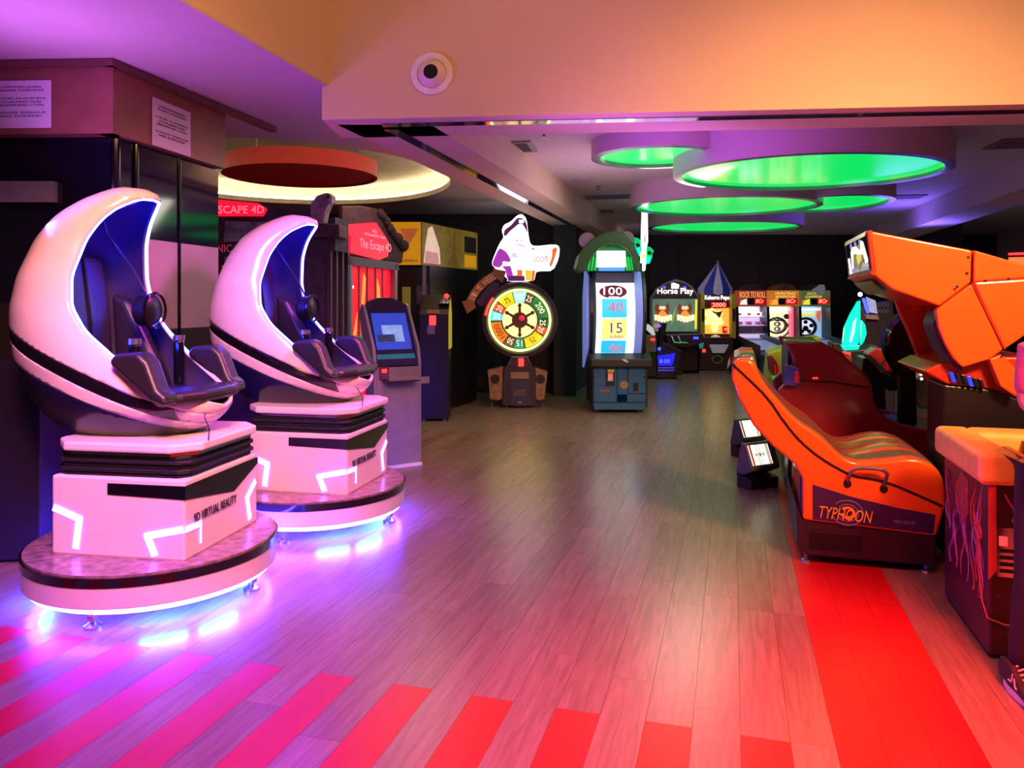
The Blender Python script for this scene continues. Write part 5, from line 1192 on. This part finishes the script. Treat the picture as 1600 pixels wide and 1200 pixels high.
MB().prism([q(1008, 524), q(1025, 524), q(1026, 550), q(1009, 552)], .0, .4).build('cream_body', mat('tan_body', (150, 110, 90), .5), KC, bevel=.02)
MB().prism([q(1008, 552), q(1026, 550), q(1026, 588), q(1008, 588)], .05, .4).build('lower_body', M_black, KC)
MB().box(q(1017, 0)[0], q(1023, 0)[0], -.02, 0, q(0, 532)[1], q(0, 529)[1]).build('red_display', M_led_red, KC)
for px, py, m_ in ((1030, 509, M_blue_led), (1025, 509, M_led_red), (1030, 545, M_blue_led)): MB().ball((q(px, py)[0], -.02, q(px, py)[1]), .035, 8, 6).build('lamp', m_, KC)
# tent topped popper game
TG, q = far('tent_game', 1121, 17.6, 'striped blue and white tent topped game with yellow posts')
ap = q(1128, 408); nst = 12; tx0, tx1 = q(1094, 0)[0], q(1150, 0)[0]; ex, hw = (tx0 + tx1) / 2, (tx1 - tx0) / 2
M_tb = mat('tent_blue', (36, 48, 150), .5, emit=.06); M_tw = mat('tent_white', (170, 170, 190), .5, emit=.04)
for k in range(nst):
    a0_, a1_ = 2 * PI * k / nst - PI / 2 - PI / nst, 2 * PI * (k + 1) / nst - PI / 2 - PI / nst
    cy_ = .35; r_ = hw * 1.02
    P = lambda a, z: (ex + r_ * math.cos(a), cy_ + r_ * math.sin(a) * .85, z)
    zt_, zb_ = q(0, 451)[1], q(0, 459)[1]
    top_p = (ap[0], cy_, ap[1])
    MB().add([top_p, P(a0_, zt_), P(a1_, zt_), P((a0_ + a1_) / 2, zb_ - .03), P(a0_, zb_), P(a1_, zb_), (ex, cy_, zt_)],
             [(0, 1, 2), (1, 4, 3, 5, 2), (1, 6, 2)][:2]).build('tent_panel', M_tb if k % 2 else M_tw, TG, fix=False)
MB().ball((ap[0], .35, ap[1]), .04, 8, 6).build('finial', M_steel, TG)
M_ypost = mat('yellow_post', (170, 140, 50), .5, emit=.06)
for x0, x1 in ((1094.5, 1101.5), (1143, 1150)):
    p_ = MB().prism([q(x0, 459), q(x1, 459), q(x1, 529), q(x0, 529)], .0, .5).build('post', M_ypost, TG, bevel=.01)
    MB().prism([q(x0 + 2, 482), q(x1 - 2, 482), q(x1 - 1, 490), q(x1 - 2, 502), q(x0 + 2, 502)], -.02, 0).build('slot', M_black, p_)
MB().box(q(1101, 0)[0], q(1144, 0)[0], .18, .6, q(0, 529)[1], q(0, 459)[1]).build('housing', mat('housing_maroon', (70, 30, 34), .5), TG)
pn = MB().prism([q(1102, 522), q(1102, 483), q(1142, 481), q(1142, 522)], .14, .18).build('lit_scene', mat('popcorn_scene', (255, 180, 70), .5, emit=.9, noise=.55, scale=3.2), TG)
M_pop = M_lit('popcorn_cream', (255, 236, 150), 1.3)
for px, py, r_ in ((1108, 490, .08), (1114, 486, .07), (1118, 494, .10), (1124, 499, .09), (1112, 500, .09), (1106, 504, .06), (1119, 506, .09), (1128, 504, .06), (1126, 490, .07), (1119, 514, .08)): MB().ball((q(px, py)[0], .10, q(0, py)[1]), r_, 8, 6, sy=.4).build('popcorn', M_pop, pn)
MB().prism([q(1112, 484), q(1120, 488), q(1130, 486), q(1126, 497), q(1119, 492)], .07, .1).build('purple_print', mat('purple_print', (110, 40, 100), .5), pn)
text('Kukurru Pops', q(1104, 0)[0], q(1142, 0)[0], q(0, 470)[1], q(0, 461.5)[1], .16, M_white_lit, TG, depth=.02)
ds = MB().box(q(1112, 0)[0], q(1140, 0)[0], .13, .18, q(0, 481)[1], q(0, 472)[1]).build('display', mat('display_dark_red', (70, 10, 16), .4), TG)
MB().box(q(1113, 0)[0], q(1138, 0)[0], .125, .13, q(0, 480.6)[1], q(0, 472.4)[1]).build('red_field', M_red_back, ds)
text('2000', q(1115, 0)[0], q(1136, 0)[0], q(0, 479.5)[1], q(0, 473)[1], .124, M_led_digits, ds)
MB().box(q(1131, 0)[0], q(1138, 0)[0], .08, .14, q(0, 521)[1], q(0, 510)[1]).build('red_meter', M_red_back, pn)
text('0', q(1133.5, 0)[0], q(1137, 0)[0], q(0, 516.5)[1], q(0, 512.5)[1], .08, M_led_digits, pn)
MB().prism([q(1091, 577), q(1093, 533), q(1100, 527), q(1143, 527), q(1145, 535), q(1140, 579)], -.1, .6).build('lower_cabinet', mat('maroon_cabinet', (54, 22, 30)), TG, bevel=.01)
MB().prism([q(1106, 538), q(1136, 538), q(1129, 551), q(1111, 551)], -.16, -.1).build('steel_scoop', mat('bright_scoop', (200, 200, 210), .3, .6, emit=.15), TG, bevel=.01)
MB().lathe([(.07, 0), (.12, .05), (.1, .1), (.001, .13)], (q(1119, 0)[0], .05, q(0, 532)[1]), 16).build('white_dome', mat('white_dome', (210, 200, 200), .4, emit=.25), TG, smooth=True)
MB().lathe([(.13, 0), (.13, .03), (.09, .03), (.09, 0)], (q(1118.5, 0)[0], -.1, q(0, 561)[1]), 20, 'y', 1, .8, cap=False).build('ticket_ring', mat('olive_ring', (120, 100, 60), .4), TG)
MB().box(q(1096, 0)[0], q(1100, 0)[0], -.13, -.1, q(0, 550)[1], q(0, 545)[1]).build('coin_light', M_led_red, TG)
MB().box(q(1092, 0)[0], q(1139, 0)[0], -.02, .5, 0, .06).build('plinth', M_steel, TG)
# three alley rollers
M_lane = mat('lane_pale_blue', (150, 160, 215), .3, emit=.35); M_div = mat('divider_black', (18, 14, 20), .4)
def alley(i, x0, x1, label):
    t, q = far('alley_game', (x0 + x1) / 2, 17.6, label, 'arcade machine', 'lit alley roller games against the black wall')
    MB().prism([(q(x0, 0)[0] - .02, .02), (q(x1, 0)[0] + .02, .02), (q(x1, 0)[0] + .02, q(0, 478)[1]), (q(x0, 0)[0] - .02, q(0, 478)[1])], .55, .75).build('housing', M_div, t)
    for xs in (x0 - 1.2, x1): MB().prism([(-1.6, .05), (-1.6, .72), (-.1, .86), (-.05, Z(479, 17.6)), (.6, Z(479, 17.6)), (.6, .05)], q(xs, 0)[0], q(xs + 1.2, 0)[0], 'x').build('side_rail', M_div, t)
    # header
    hc = ((150, 60, 40), (200, 120, 40), (90, 96, 60))[i]
    hd = MB().box(q(x0, 0)[0], q(x1, 0)[0], -.05, .3, q(0, 478)[1], q(0, 454)[1]).build('marquee', mat('marquee_%d' % i, hc, .5, emit=.65, noise=.6, scale=2.6), t)
    xm = (x0 + x1) / 2; w2 = (x1 - x0) / 2
    MB().prism([q(xm + w2 * math.cos(a) * .93, 454 - 10.5 * math.sin(a)) for a in np.linspace(0, PI, 13)], -.02, .2).build('marquee_arch', mat('arch_%d' % i, ((54, 26, 26), (110, 80, 40), (50, 46, 50))[i], .5, noise=.4), t, bevel=.008)
    if i == 2: MB().prism([q(xm - 6, 453), q(xm + 2, 448), q(xm + 6, 445), q(xm + 12, 445), q(xm + 14, 450), q(xm + 12, 460), q(xm + 2, 461)], -.08, -.02).build('figure_print', mat('pale_grey_print', (150, 150, 160), .5, emit=.25), t)
    if i == 1: MB().prism([q(xm - 10, 455), q(xm - 7, 447), q(xm + 6, 446), q(xm + 8, 455)], -.04, -.02).build('brown_print', mat('brown_print', (120, 56, 40), .5), t)
    names = (('ROCK TO ROLL',), ('HUNTING', 'ADVENTURE'), ('GOAL', 'CHAMPION'))[i]
    M_mt = mat('marquee_letters_%d' % i, ((255, 180, 90), (255, 220, 110), (235, 225, 90))[i], .5, emit=.9)
    for k, s_ in enumerate(names):
        if i == 0: text(s_, q(x0 + 2, 0)[0], q(x1 - 2, 0)[0], q(0, 465)[1], q(0, 456)[1], -.05, M_mt, hd)
        else: text(s_, q(x0 + 9 - 3 * k * (i == 2), 0)[0], q(x1 - 5 - 8 * (i == 2), 0)[0], q(0, 460.5 + 5.2 * k)[1], q(0, 456.5 + 5.2 * k)[1], -.05, M_mt, hd, shear=.2)
    MB().prism([q(x0 + 2, 476), q(x0 + 4, 470), q(x0 + 12, 467), q(x0 + 13, 476)], -.07, -.05).build('white_print', M_lit('print_%d' % i, ((255, 225, 215), (250, 170, 50), (230, 220, 60))[i], 1.0), hd)
    dp = MB().box(q(x0 + 14, 0)[0], q(x1 - 3, 0)[0], -.09, -.05, q(0, 476)[1], q(0, 466)[1]).build('display', M_black, t)
    MB().box(q(x0 + 24, 0)[0], q(x1 - 4, 0)[0], -.095, -.09, q(0, 475.5)[1], q(0, 466.4)[1]).build('red_field', M_red_back, dp)
    text('0Cr', q(x0 + 26, 0)[0], q(x1 - 6, 0)[0], q(0, 473.5)[1], q(0, 467.5)[1], -.095, M_led_digits, dp, shear=.15)
    if i: text('0', q(x0 + 1, 0)[0], q(x0 + 4, 0)[0], q(0, 474)[1], q(0, 469)[1], -.07, M_led_red, dp)
    bg = ((226, 196, 226), (250, 232, 180), (150, 190, 225))[i]
    MB().box(q(x0, 0)[0], q(x1, 0)[0], .45, .5, q(0, 531)[1], q(0, 479)[1]).build('playfield', mat('playfield_%d' % i, bg, .4, emit=(.8, 1.1, .8)[i], noise=.25, scale=3), t)
    lt = MB()
    lt.box(q(x0 + 4, 0)[0], q(x1 - 6, 0)[0], .30, .36, q(0, 485)[1], q(0, 482.5)[1]); lt.build('lamp_bar', M_white_lit, t)
    if i == 0:
        for k, y in enumerate((496, 509, 523)):
            MB().box(q(x0, 0)[0], q(x1, 0)[0], .1 + .0 * k, .45, q(0, y)[1], q(0, y - 1.2)[1]).build('shelf', mat('shelf_pale', (190, 200, 240), .3, emit=.5), t)
        for r_ in range(2):
            for k in range(3):
                xx = x0 + 5 + k * 15; yy = (488, 503)[r_]
                b_ = MB().box(q(xx, 0)[0], q(xx + 9, 0)[0], .3, .45, q(0, yy + 6)[1], q(0, yy)[1]).build('target', mat('target_%d' % r_, ((255, 246, 250), (180, 120, 170))[r_], .4, emit=(1.3, .4)[r_]), t)
                MB().box(q(xx + 1, 0)[0], q(xx + 6, 0)[0], .28, .3, q(0, yy + 5)[1], q(0, yy + 1.5)[1]).build('target_mark', mat('target_red', (200, 50, 70), .4, emit=.6), b_)
        MB().box(q(x0, 0)[0], q(x1, 0)[0], .2, .45, q(0, 523)[1], q(0, 510)[1]).build('dim_tier', mat('dim_plum', (96, 60, 76), .4, emit=.15, noise=.4), t)
    if i == 1:
        c_ = q(xm - 1, 508)
        MB().lathe([(.23, 0), (.25, .06), (.21, .06), (.19, 0)], (c_[0], .449, c_[1] - .02), 28, 'y', 1, .8, cap=False).build('target_ring', mat('ring_dark', (60, 50, 60), .4), t)
        MB().lathe([(.30, 0), (.32, .05), (.29, .05), (.28, 0)], (c_[0], .449, c_[1] - .10), 28, 'y', 1, .7, cap=False).build('target_ring', mat('ring_dark', (60, 50, 60)), t)
        for y in (499, 507, 515):
            g = q(xm - 1, y); MB().lathe([(.06, 0), (.07, .1), (.05, .1), (.04, 0)], (g[0], .43, g[1]), 20, 'y', 1, .8, cap=False).build('cup', mat('cup_blue', (90, 100, 150), .4, emit=.1), t)
        for s_ in (-16, 15):
            g = q(xm + s_, 495); MB().cyl((g[0], .45, g[1]), .06, .06, 18, 'y').build('cup', M_black, t)
        MB().box(q(x1 - 5, 0)[0], q(x1 - 2, 0)[0], .2, .5, q(0, 528)[1], q(0, 480)[1]).build('pink_edge', M_lit('pink_edge', (240, 100, 130), .9), t)
    if i == 2:
        c_ = q(xm - 4, 512)
        MB().lathe([(.24, 0), (.26, .06), (.20, .06), (.19, 0)], (c_[0], .449, c_[1]), 32, 'y', 1, .9, cap=False).build('target_ring', mat('ring_navy', (30, 50, 100), .4), t)
        MB().lathe([(.001, .02), (.19, .02), (.19, 0)], (c_[0], .45, c_[1]), 32, 'y', 1, .9).build('target_disc', M_lit('disc_white', (235, 240, 250), .9), t)
        for a in (90, 162, 234, 306, 18): MB().lathe([(.001, .03), (.05, .03), (.05, 0)], (c_[0] + .14 * math.cos(R(a)), .43, c_[1] + .12 * math.sin(R(a))), 6, 'y').build('cup', mat('cup_navy', (30, 34, 60), .4), t)
        MB().lathe([(.001, .03), (.07, .03), (.07, 0)], (c_[0], .43, c_[1] - .03), 6, 'y').build('cup', mat('cup_navy', (30, 34, 60)), t)
        MB().box(q(x0 + 5, 0)[0], q(x0 + 32, 0)[0], .35, .45, q(0, 495)[1], q(0, 490)[1]).build('yellow_bar', M_lit('yellow_bar', (240, 225, 110), .8), t)
        MB().prism([q(x1 - 8, 482), q(x1 - 2, 484), q(x1 - 4, 505), q(x1 - 10, 494)], .4, .45).build('orange_print', M_lit('coral', (220, 120, 80), .6), t)
    # lane
    MB().prism([(.45, .80), (-1.6, .60), (-1.6, .52), (.45, .7)], q(x0, 0)[0], q(x1, 0)[0], 'x').build('lane', M_lane, t)
    MB().box(q(x0, 0)[0], q(x1, 0)[0], .05, .12, q(0, 533)[1], q(0, 530)[1]).build('ball_guard', M_steel, t)
    MB().box(q(x0, 0)[0], q(x1, 0)[0], -1.6, -1.5, .02, .62).build('front_panel', mat('alley_front', (60, 50, 80), .4), t)
alley(0, 1153, 1197, 'leftmost alley game with white shelves of targets and marquee')
alley(1, 1201, 1247, 'middle alley game with cream field and dark rings')
alley(2, 1251, 1296, 'rightmost alley game with blue field and round wheel target')

# lit red sign on the right wall
RS = thing('wall_sign', (X(1588, 10.6), 10.4, Z(405, 10.6)), 'small red lit sign on the right wall at the edge of the photo', 'sign', -R(40))
MB().box(-.28, .42, 0, .08, -.14, .14).build('case', mat('sign_case_dark', (60, 24, 34), .5), RS)
MB().box(-.2, .4, -.012, 0, -.10, .02).build('lit_face', M_lit('orange_red_face', (255, 120, 60), 1.2), RS)
MB().box(-.2, .4, -.014, 0, .05, .08).build('red_tube', M_led_red, RS)

# ------------------------------------------------------------------ yellow padded machine at the right edge
YM = thing('padded_machine', (2.14, 3.45, 0), 'dark printed machine with thick yellow padded top rails', 'arcade machine', -R(16))
M_pad = mat('yellow_pad', (240, 210, 100), .45, noise=.12, bump=.1, scale=10)
M_art = mat('dark_art_print', (60, 20, 30), .45, noise=.3)
MB().prism([(0, 0), (1.3, 0), (1.3, .74), (0, .74)], .02, .80, 'z').build('cabinet', M_art, YM, bevel=.012)
# swirling print of pink and violet strokes on the left side
random.seed(11)
for k in range(26):
    y = .08 + random.random() * .62; z0 = .42 + random.random() * .36; L = .12 + random.random() * .3
    pts = []; 
    for j in range(7): pts.append((-.001, y + .03 * math.sin(j * 1.1 + k) + .008 * j * (1 if k % 2 else -1), max(.24, z0 - L * j / 6)))
    c = ((190, 90, 170), (130, 80, 190), (200, 60, 70), (170, 120, 200), (190, 80, 50))[k % 5]
    MB().tube(pts, [.003 + .004 * math.sin(PI * j / 6) for j in range(7)], 5, flat=.3 if True else 1).build('printed_stroke', mat('stroke_%d' % (k % 5), c, .5), YM)
art = MB().prism([(.30, .74), (.42, .76), (.5, .68), (.46, .56), (.38, .5), (.30, .58)], -.003, 0, 'x').build('printed_figure', mat('figure_red_brown', (150, 60, 60), .5, noise=.6, scale=24), YM)
for k in range(14):
    x = .06 + random.random() * .25; z = .3 + random.random() * .45
    MB().tube([(x + .02 * math.sin(j + k), -.001, z - .03 * j) for j in range(5)], .0035, 5).build('printed_stroke', mat('stroke_%d' % (k % 5), (1, 1, 1)), YM)
MB().prism([(.0, .80), (.03, .80), (.03, .40), (.0, .36)], -.004, 0).build('orange_edge', mat('orange_edge', (190, 70, 60), .5), YM)
cp = MB().box(.03, .11, -.012, 0, .38, .60).build('coin_panel', M_chrome, YM)
MB().box(.04, .07, -.018, -.012, .52, .56).build('red_lamp', M_led_red, cp)
for k in range(4): MB().box(.04, .10, -.016, -.012, .40 + k * .03, .415 + k * .03).build('slot', M_black, cp)
MB().tube([(-.004, .16, .47), (-.004, .12, .34), (-.01, .05, .24), (-.006, -.012, .19), (.06, -.02, .17), (.12, -.012, .17)], .004, 6).build('hose', mat('pink_hose', (170, 80, 80), .5), YM)
for x, z in ((.12, .64), (.04, .29), (.2, .72), (.14, .30), (.08, .12), (.2, .34)): MB().lathe([(.005, 0), (.004, .004)], (x, 0, z), 8, 'y').build('screw', M_steel, YM)
def rail(x0, x1, y0, y1, z0=.785, z1=.935): MB().box(x0, x1, y0, y1, z0, z1).build('padded_rail', M_pad, YM, bevel=.035).modifiers[0].segments = 4
rail(-.045, .12, -.03, .78); rail(.10, 1.32, .56, .78); rail(.13, 1.32, -.04, .10, .80, .90)
MB().prism([(.3, .90), (.36, .93), (.62, 1.14), (.62, 1.02), (.42, .90)], .40, .62).build('padded_brace', M_pad, YM, bevel=.02)
MB().box(.1, 1.3, .1, .58, .80, .84).build('tray', mat('tray_red_dark', (80, 20, 26), .4), YM)
for k in range(3): MB().box(.22 + k * .3, .25 + k * .3, .1, .56, .84, .87).build('tray_bar', mat('tray_bar', (160, 50, 50), .4), YM)

# ------------------------------------------------------------------ person at the right edge
PR = thing('person', (2.25, 3.13, 0), 'person in black trousers, pink sleeve and black sneakers standing at the right edge', 'person', R(-12))
M_skin = mat('skin', (214, 160, 140), .5, noise=.04); M_trs = mat('black_trousers', (26, 18, 26), .8, bump=.2, scale=40); M_shirt = mat('pink_shirt', (208, 116, 160), .7, bump=.15, scale=25)
def skin_mesh(name, verts, edges, m, root=0, sub=2, parent=PR):
    me = bpy.data.meshes.new(name); me.from_pydata([v_[:3] for v_ in verts], edges, [])
    o = bpy.data.objects.new(name, me); COL.objects.link(o); o.parent = parent
    md = o.modifiers.new('skin', 'SKIN'); md.use_smooth_shade = True
    for i, v_ in enumerate(verts):
        sv = me.skin_vertices[0].data[i]; rr_ = v_[3]; sv.radius = (rr_, v_[4] if len(v_) > 4 else rr_); sv.use_root = (i == root)
    s2 = o.modifiers.new('sub', 'SUBSURF'); s2.levels = sub; s2.render_levels = sub
    me.materials.append(m); return o
# local frame: person faces -y; left is +x
V = [(0, 0, .95, .13, .10), (0, 0, 1.10, .115, .085), (0, .0, 1.28, .14, .10), (0, .0, 1.42, .12, .08), (0, -.005, 1.49, .05), (0, -.015, 1.56, .055),
     (-.09, 0, .88, .08), (-.12, -.02, .50, .052), (-.15, 0, .10, .036), (.09, 0, .88, .08), (.12, -.02, .50, .052), (.15, 0, .10, .036),
     (-.125, 0, 1.40, .05), (-.13, .02, 1.18, .040), (-.03, -.17, 1.13, .028), (.15, 0, 1.40, .05), (.18, .02, 1.14, .040), (.10, -.18, 1.12, .028)]
E = [(0, 1), (1, 2), (2, 3), (3, 4), (4, 5), (0, 6), (6, 7), (7, 8), (0, 9), (9, 10), (10, 11), (3, 12), (12, 13), (13, 14), (3, 15), (15, 16), (16, 17)]
body = skin_mesh('body', V, E, M_skin)
skin_mesh('trousers', [(0, 0, .98, .145, .115), (-.09, 0, .87, .098), (-.12, -.02, .50, .072), (-.15, 0, .09, .062), (.09, 0, .87, .098), (.12, -.02, .50, .072), (.15, 0, .09, .062)], [(0, 1), (1, 2), (2, 3), (0, 4), (4, 5), (5, 6)], M_trs)
skin_mesh('shirt', [(0, 0, .96, .155, .125), (0, 0, 1.12, .14, .105), (0, 0, 1.30, .16, .115), (0, 0, 1.43, .12, .085), (0, -.005, 1.475, .065), (-.12, 0, 1.40, .06), (-.13, .02, 1.20, .050), (.15, 0, 1.40, .07), (.18, .02, 1.17, .055)], [(0, 1), (1, 2), (2, 3), (3, 4), (3, 5), (5, 6), (3, 7), (7, 8)], M_shirt)
hd = MB(); hd.ball((0, -.02, 1.635), .085, 24, 16, 1, 1.15, 1.35); head = hd.build('head', M_skin, PR, smooth=True)
MB().prism([(-.118, 1.65), (-.145, 1.615), (-.115, 1.605)], -.012, .012, 'x').build('nose', M_skin, head, bevel=.004)
for s_ in (-1, 1):
    MB().ball((s_ * .032, -.105, 1.645), .012, 10, 8).build('eye', M_white_pl, head); MB().ball((s_ * .032, -.114, 1.645), .006, 8, 6).build('pupil', M_black, head)
    MB().ball((s_ * .088, -.01, 1.63), .022, 10, 8, .4, .8, 1.3).build('ear', M_skin, head)
MB().ball((0, -.108, 1.575), .02, 10, 6, 1, .4, .3).build('mouth', mat('lips', (180, 90, 90), .5), head)
MB().ball((0, .005, 1.665), .096, 20, 14, 1, 1.1, 1.15).build('hair', mat('dark_hair', (36, 24, 24), .6, bump=.5, scale=60), head, smooth=True)
for s_, wr in ((-1, (-.03, -.17, 1.13)), (1, (.10, -.18, 1.12))):
    x, y, z = wr; vv = [(x, y, z, .026, .02), (x, y - .05, z - .045, .036, .015)]; ee = [(0, 1)]
    for k, (dx, ln) in enumerate(((-.027, .065), (-.009, .075), (.009, .07), (.027, .055))):
        i0 = len(vv); vv += [(x + dx, y - .075, z - .07, .0085), (x + dx, y - .085, z - .07 - ln * .5, .008), (x + dx, y - .075, z - .07 - ln, .0075)]; ee += [(1, i0), (i0, i0 + 1), (i0 + 1, i0 + 2)]
    i0 = len(vv); vv += [(x - s_ * .045, y - .04, z - .04, .010), (x - s_ * .055, y - .065, z - .075, .009)]; ee += [(0, i0), (i0, i0 + 1)]
    skin_mesh('hand', vv, ee, M_skin, sub=1)
M_snk = mat('sneaker_black', (32, 20, 26), .6); M_lace = mat('laces', (226, 190, 200), .6); M_sole = mat('white_sole', (222, 205, 205), .5)
for s_ in (-1, 1):
    sx_ = s_ * .165; sh = MB()
    prof = [(-.185, .045), (-.19, .03), (.085, .03), (.09, .075), (.07, .115), (.0, .125), (-.03, .115), (-.09, .085), (-.14, .066)]
    sho = MB().prism(prof, sx_ - .046, sx_ + .046, 'x').build('shoe', M_snk, PR, bevel=.022); sho.modifiers[0].segments = 4
    foot = [(sx_ + .05 * math.sin(a) * (1 - .12 * math.cos(a)), -.05 + .145 * -math.cos(a)) for a in np.linspace(0, 2 * PI, 25)[:-1]]
    MB().prism(foot, 0, .036, 'z').build('sole', M_sole, sho, bevel=.006)
    MB().prism([(x_ * 1.0, y_) for x_, y_ in foot], .036, .039, 'z').build('sole_line', M_snk, sho)
    for k in range(5):
        y = -.115 + k * .02; z = .083 + k * .0095
        MB().tube([(sx_ - .024, y, z - .004), (sx_, y + .002, z + .006), (sx_ + .024, y, z - .004)], .0042, 6).build('lace', M_lace, sho)
    MB().tube([(sx_ - s_ * -.045, -.06, .095), (sx_ - s_ * -.047, -.05, .06), (sx_ - s_ * -.047, -.02, .055)], .004, 5).build('side_stripe', M_lace, sho)
    MB().tube([(sx_ + .0465 * (1 if s_ < 0 else -1) * -1, -.075, .085), (sx_ + .0475 * s_, -.085, .055), (sx_ + .0475 * s_, -.1, .05)], .004, 5).build('side_stripe', M_lace, sho)
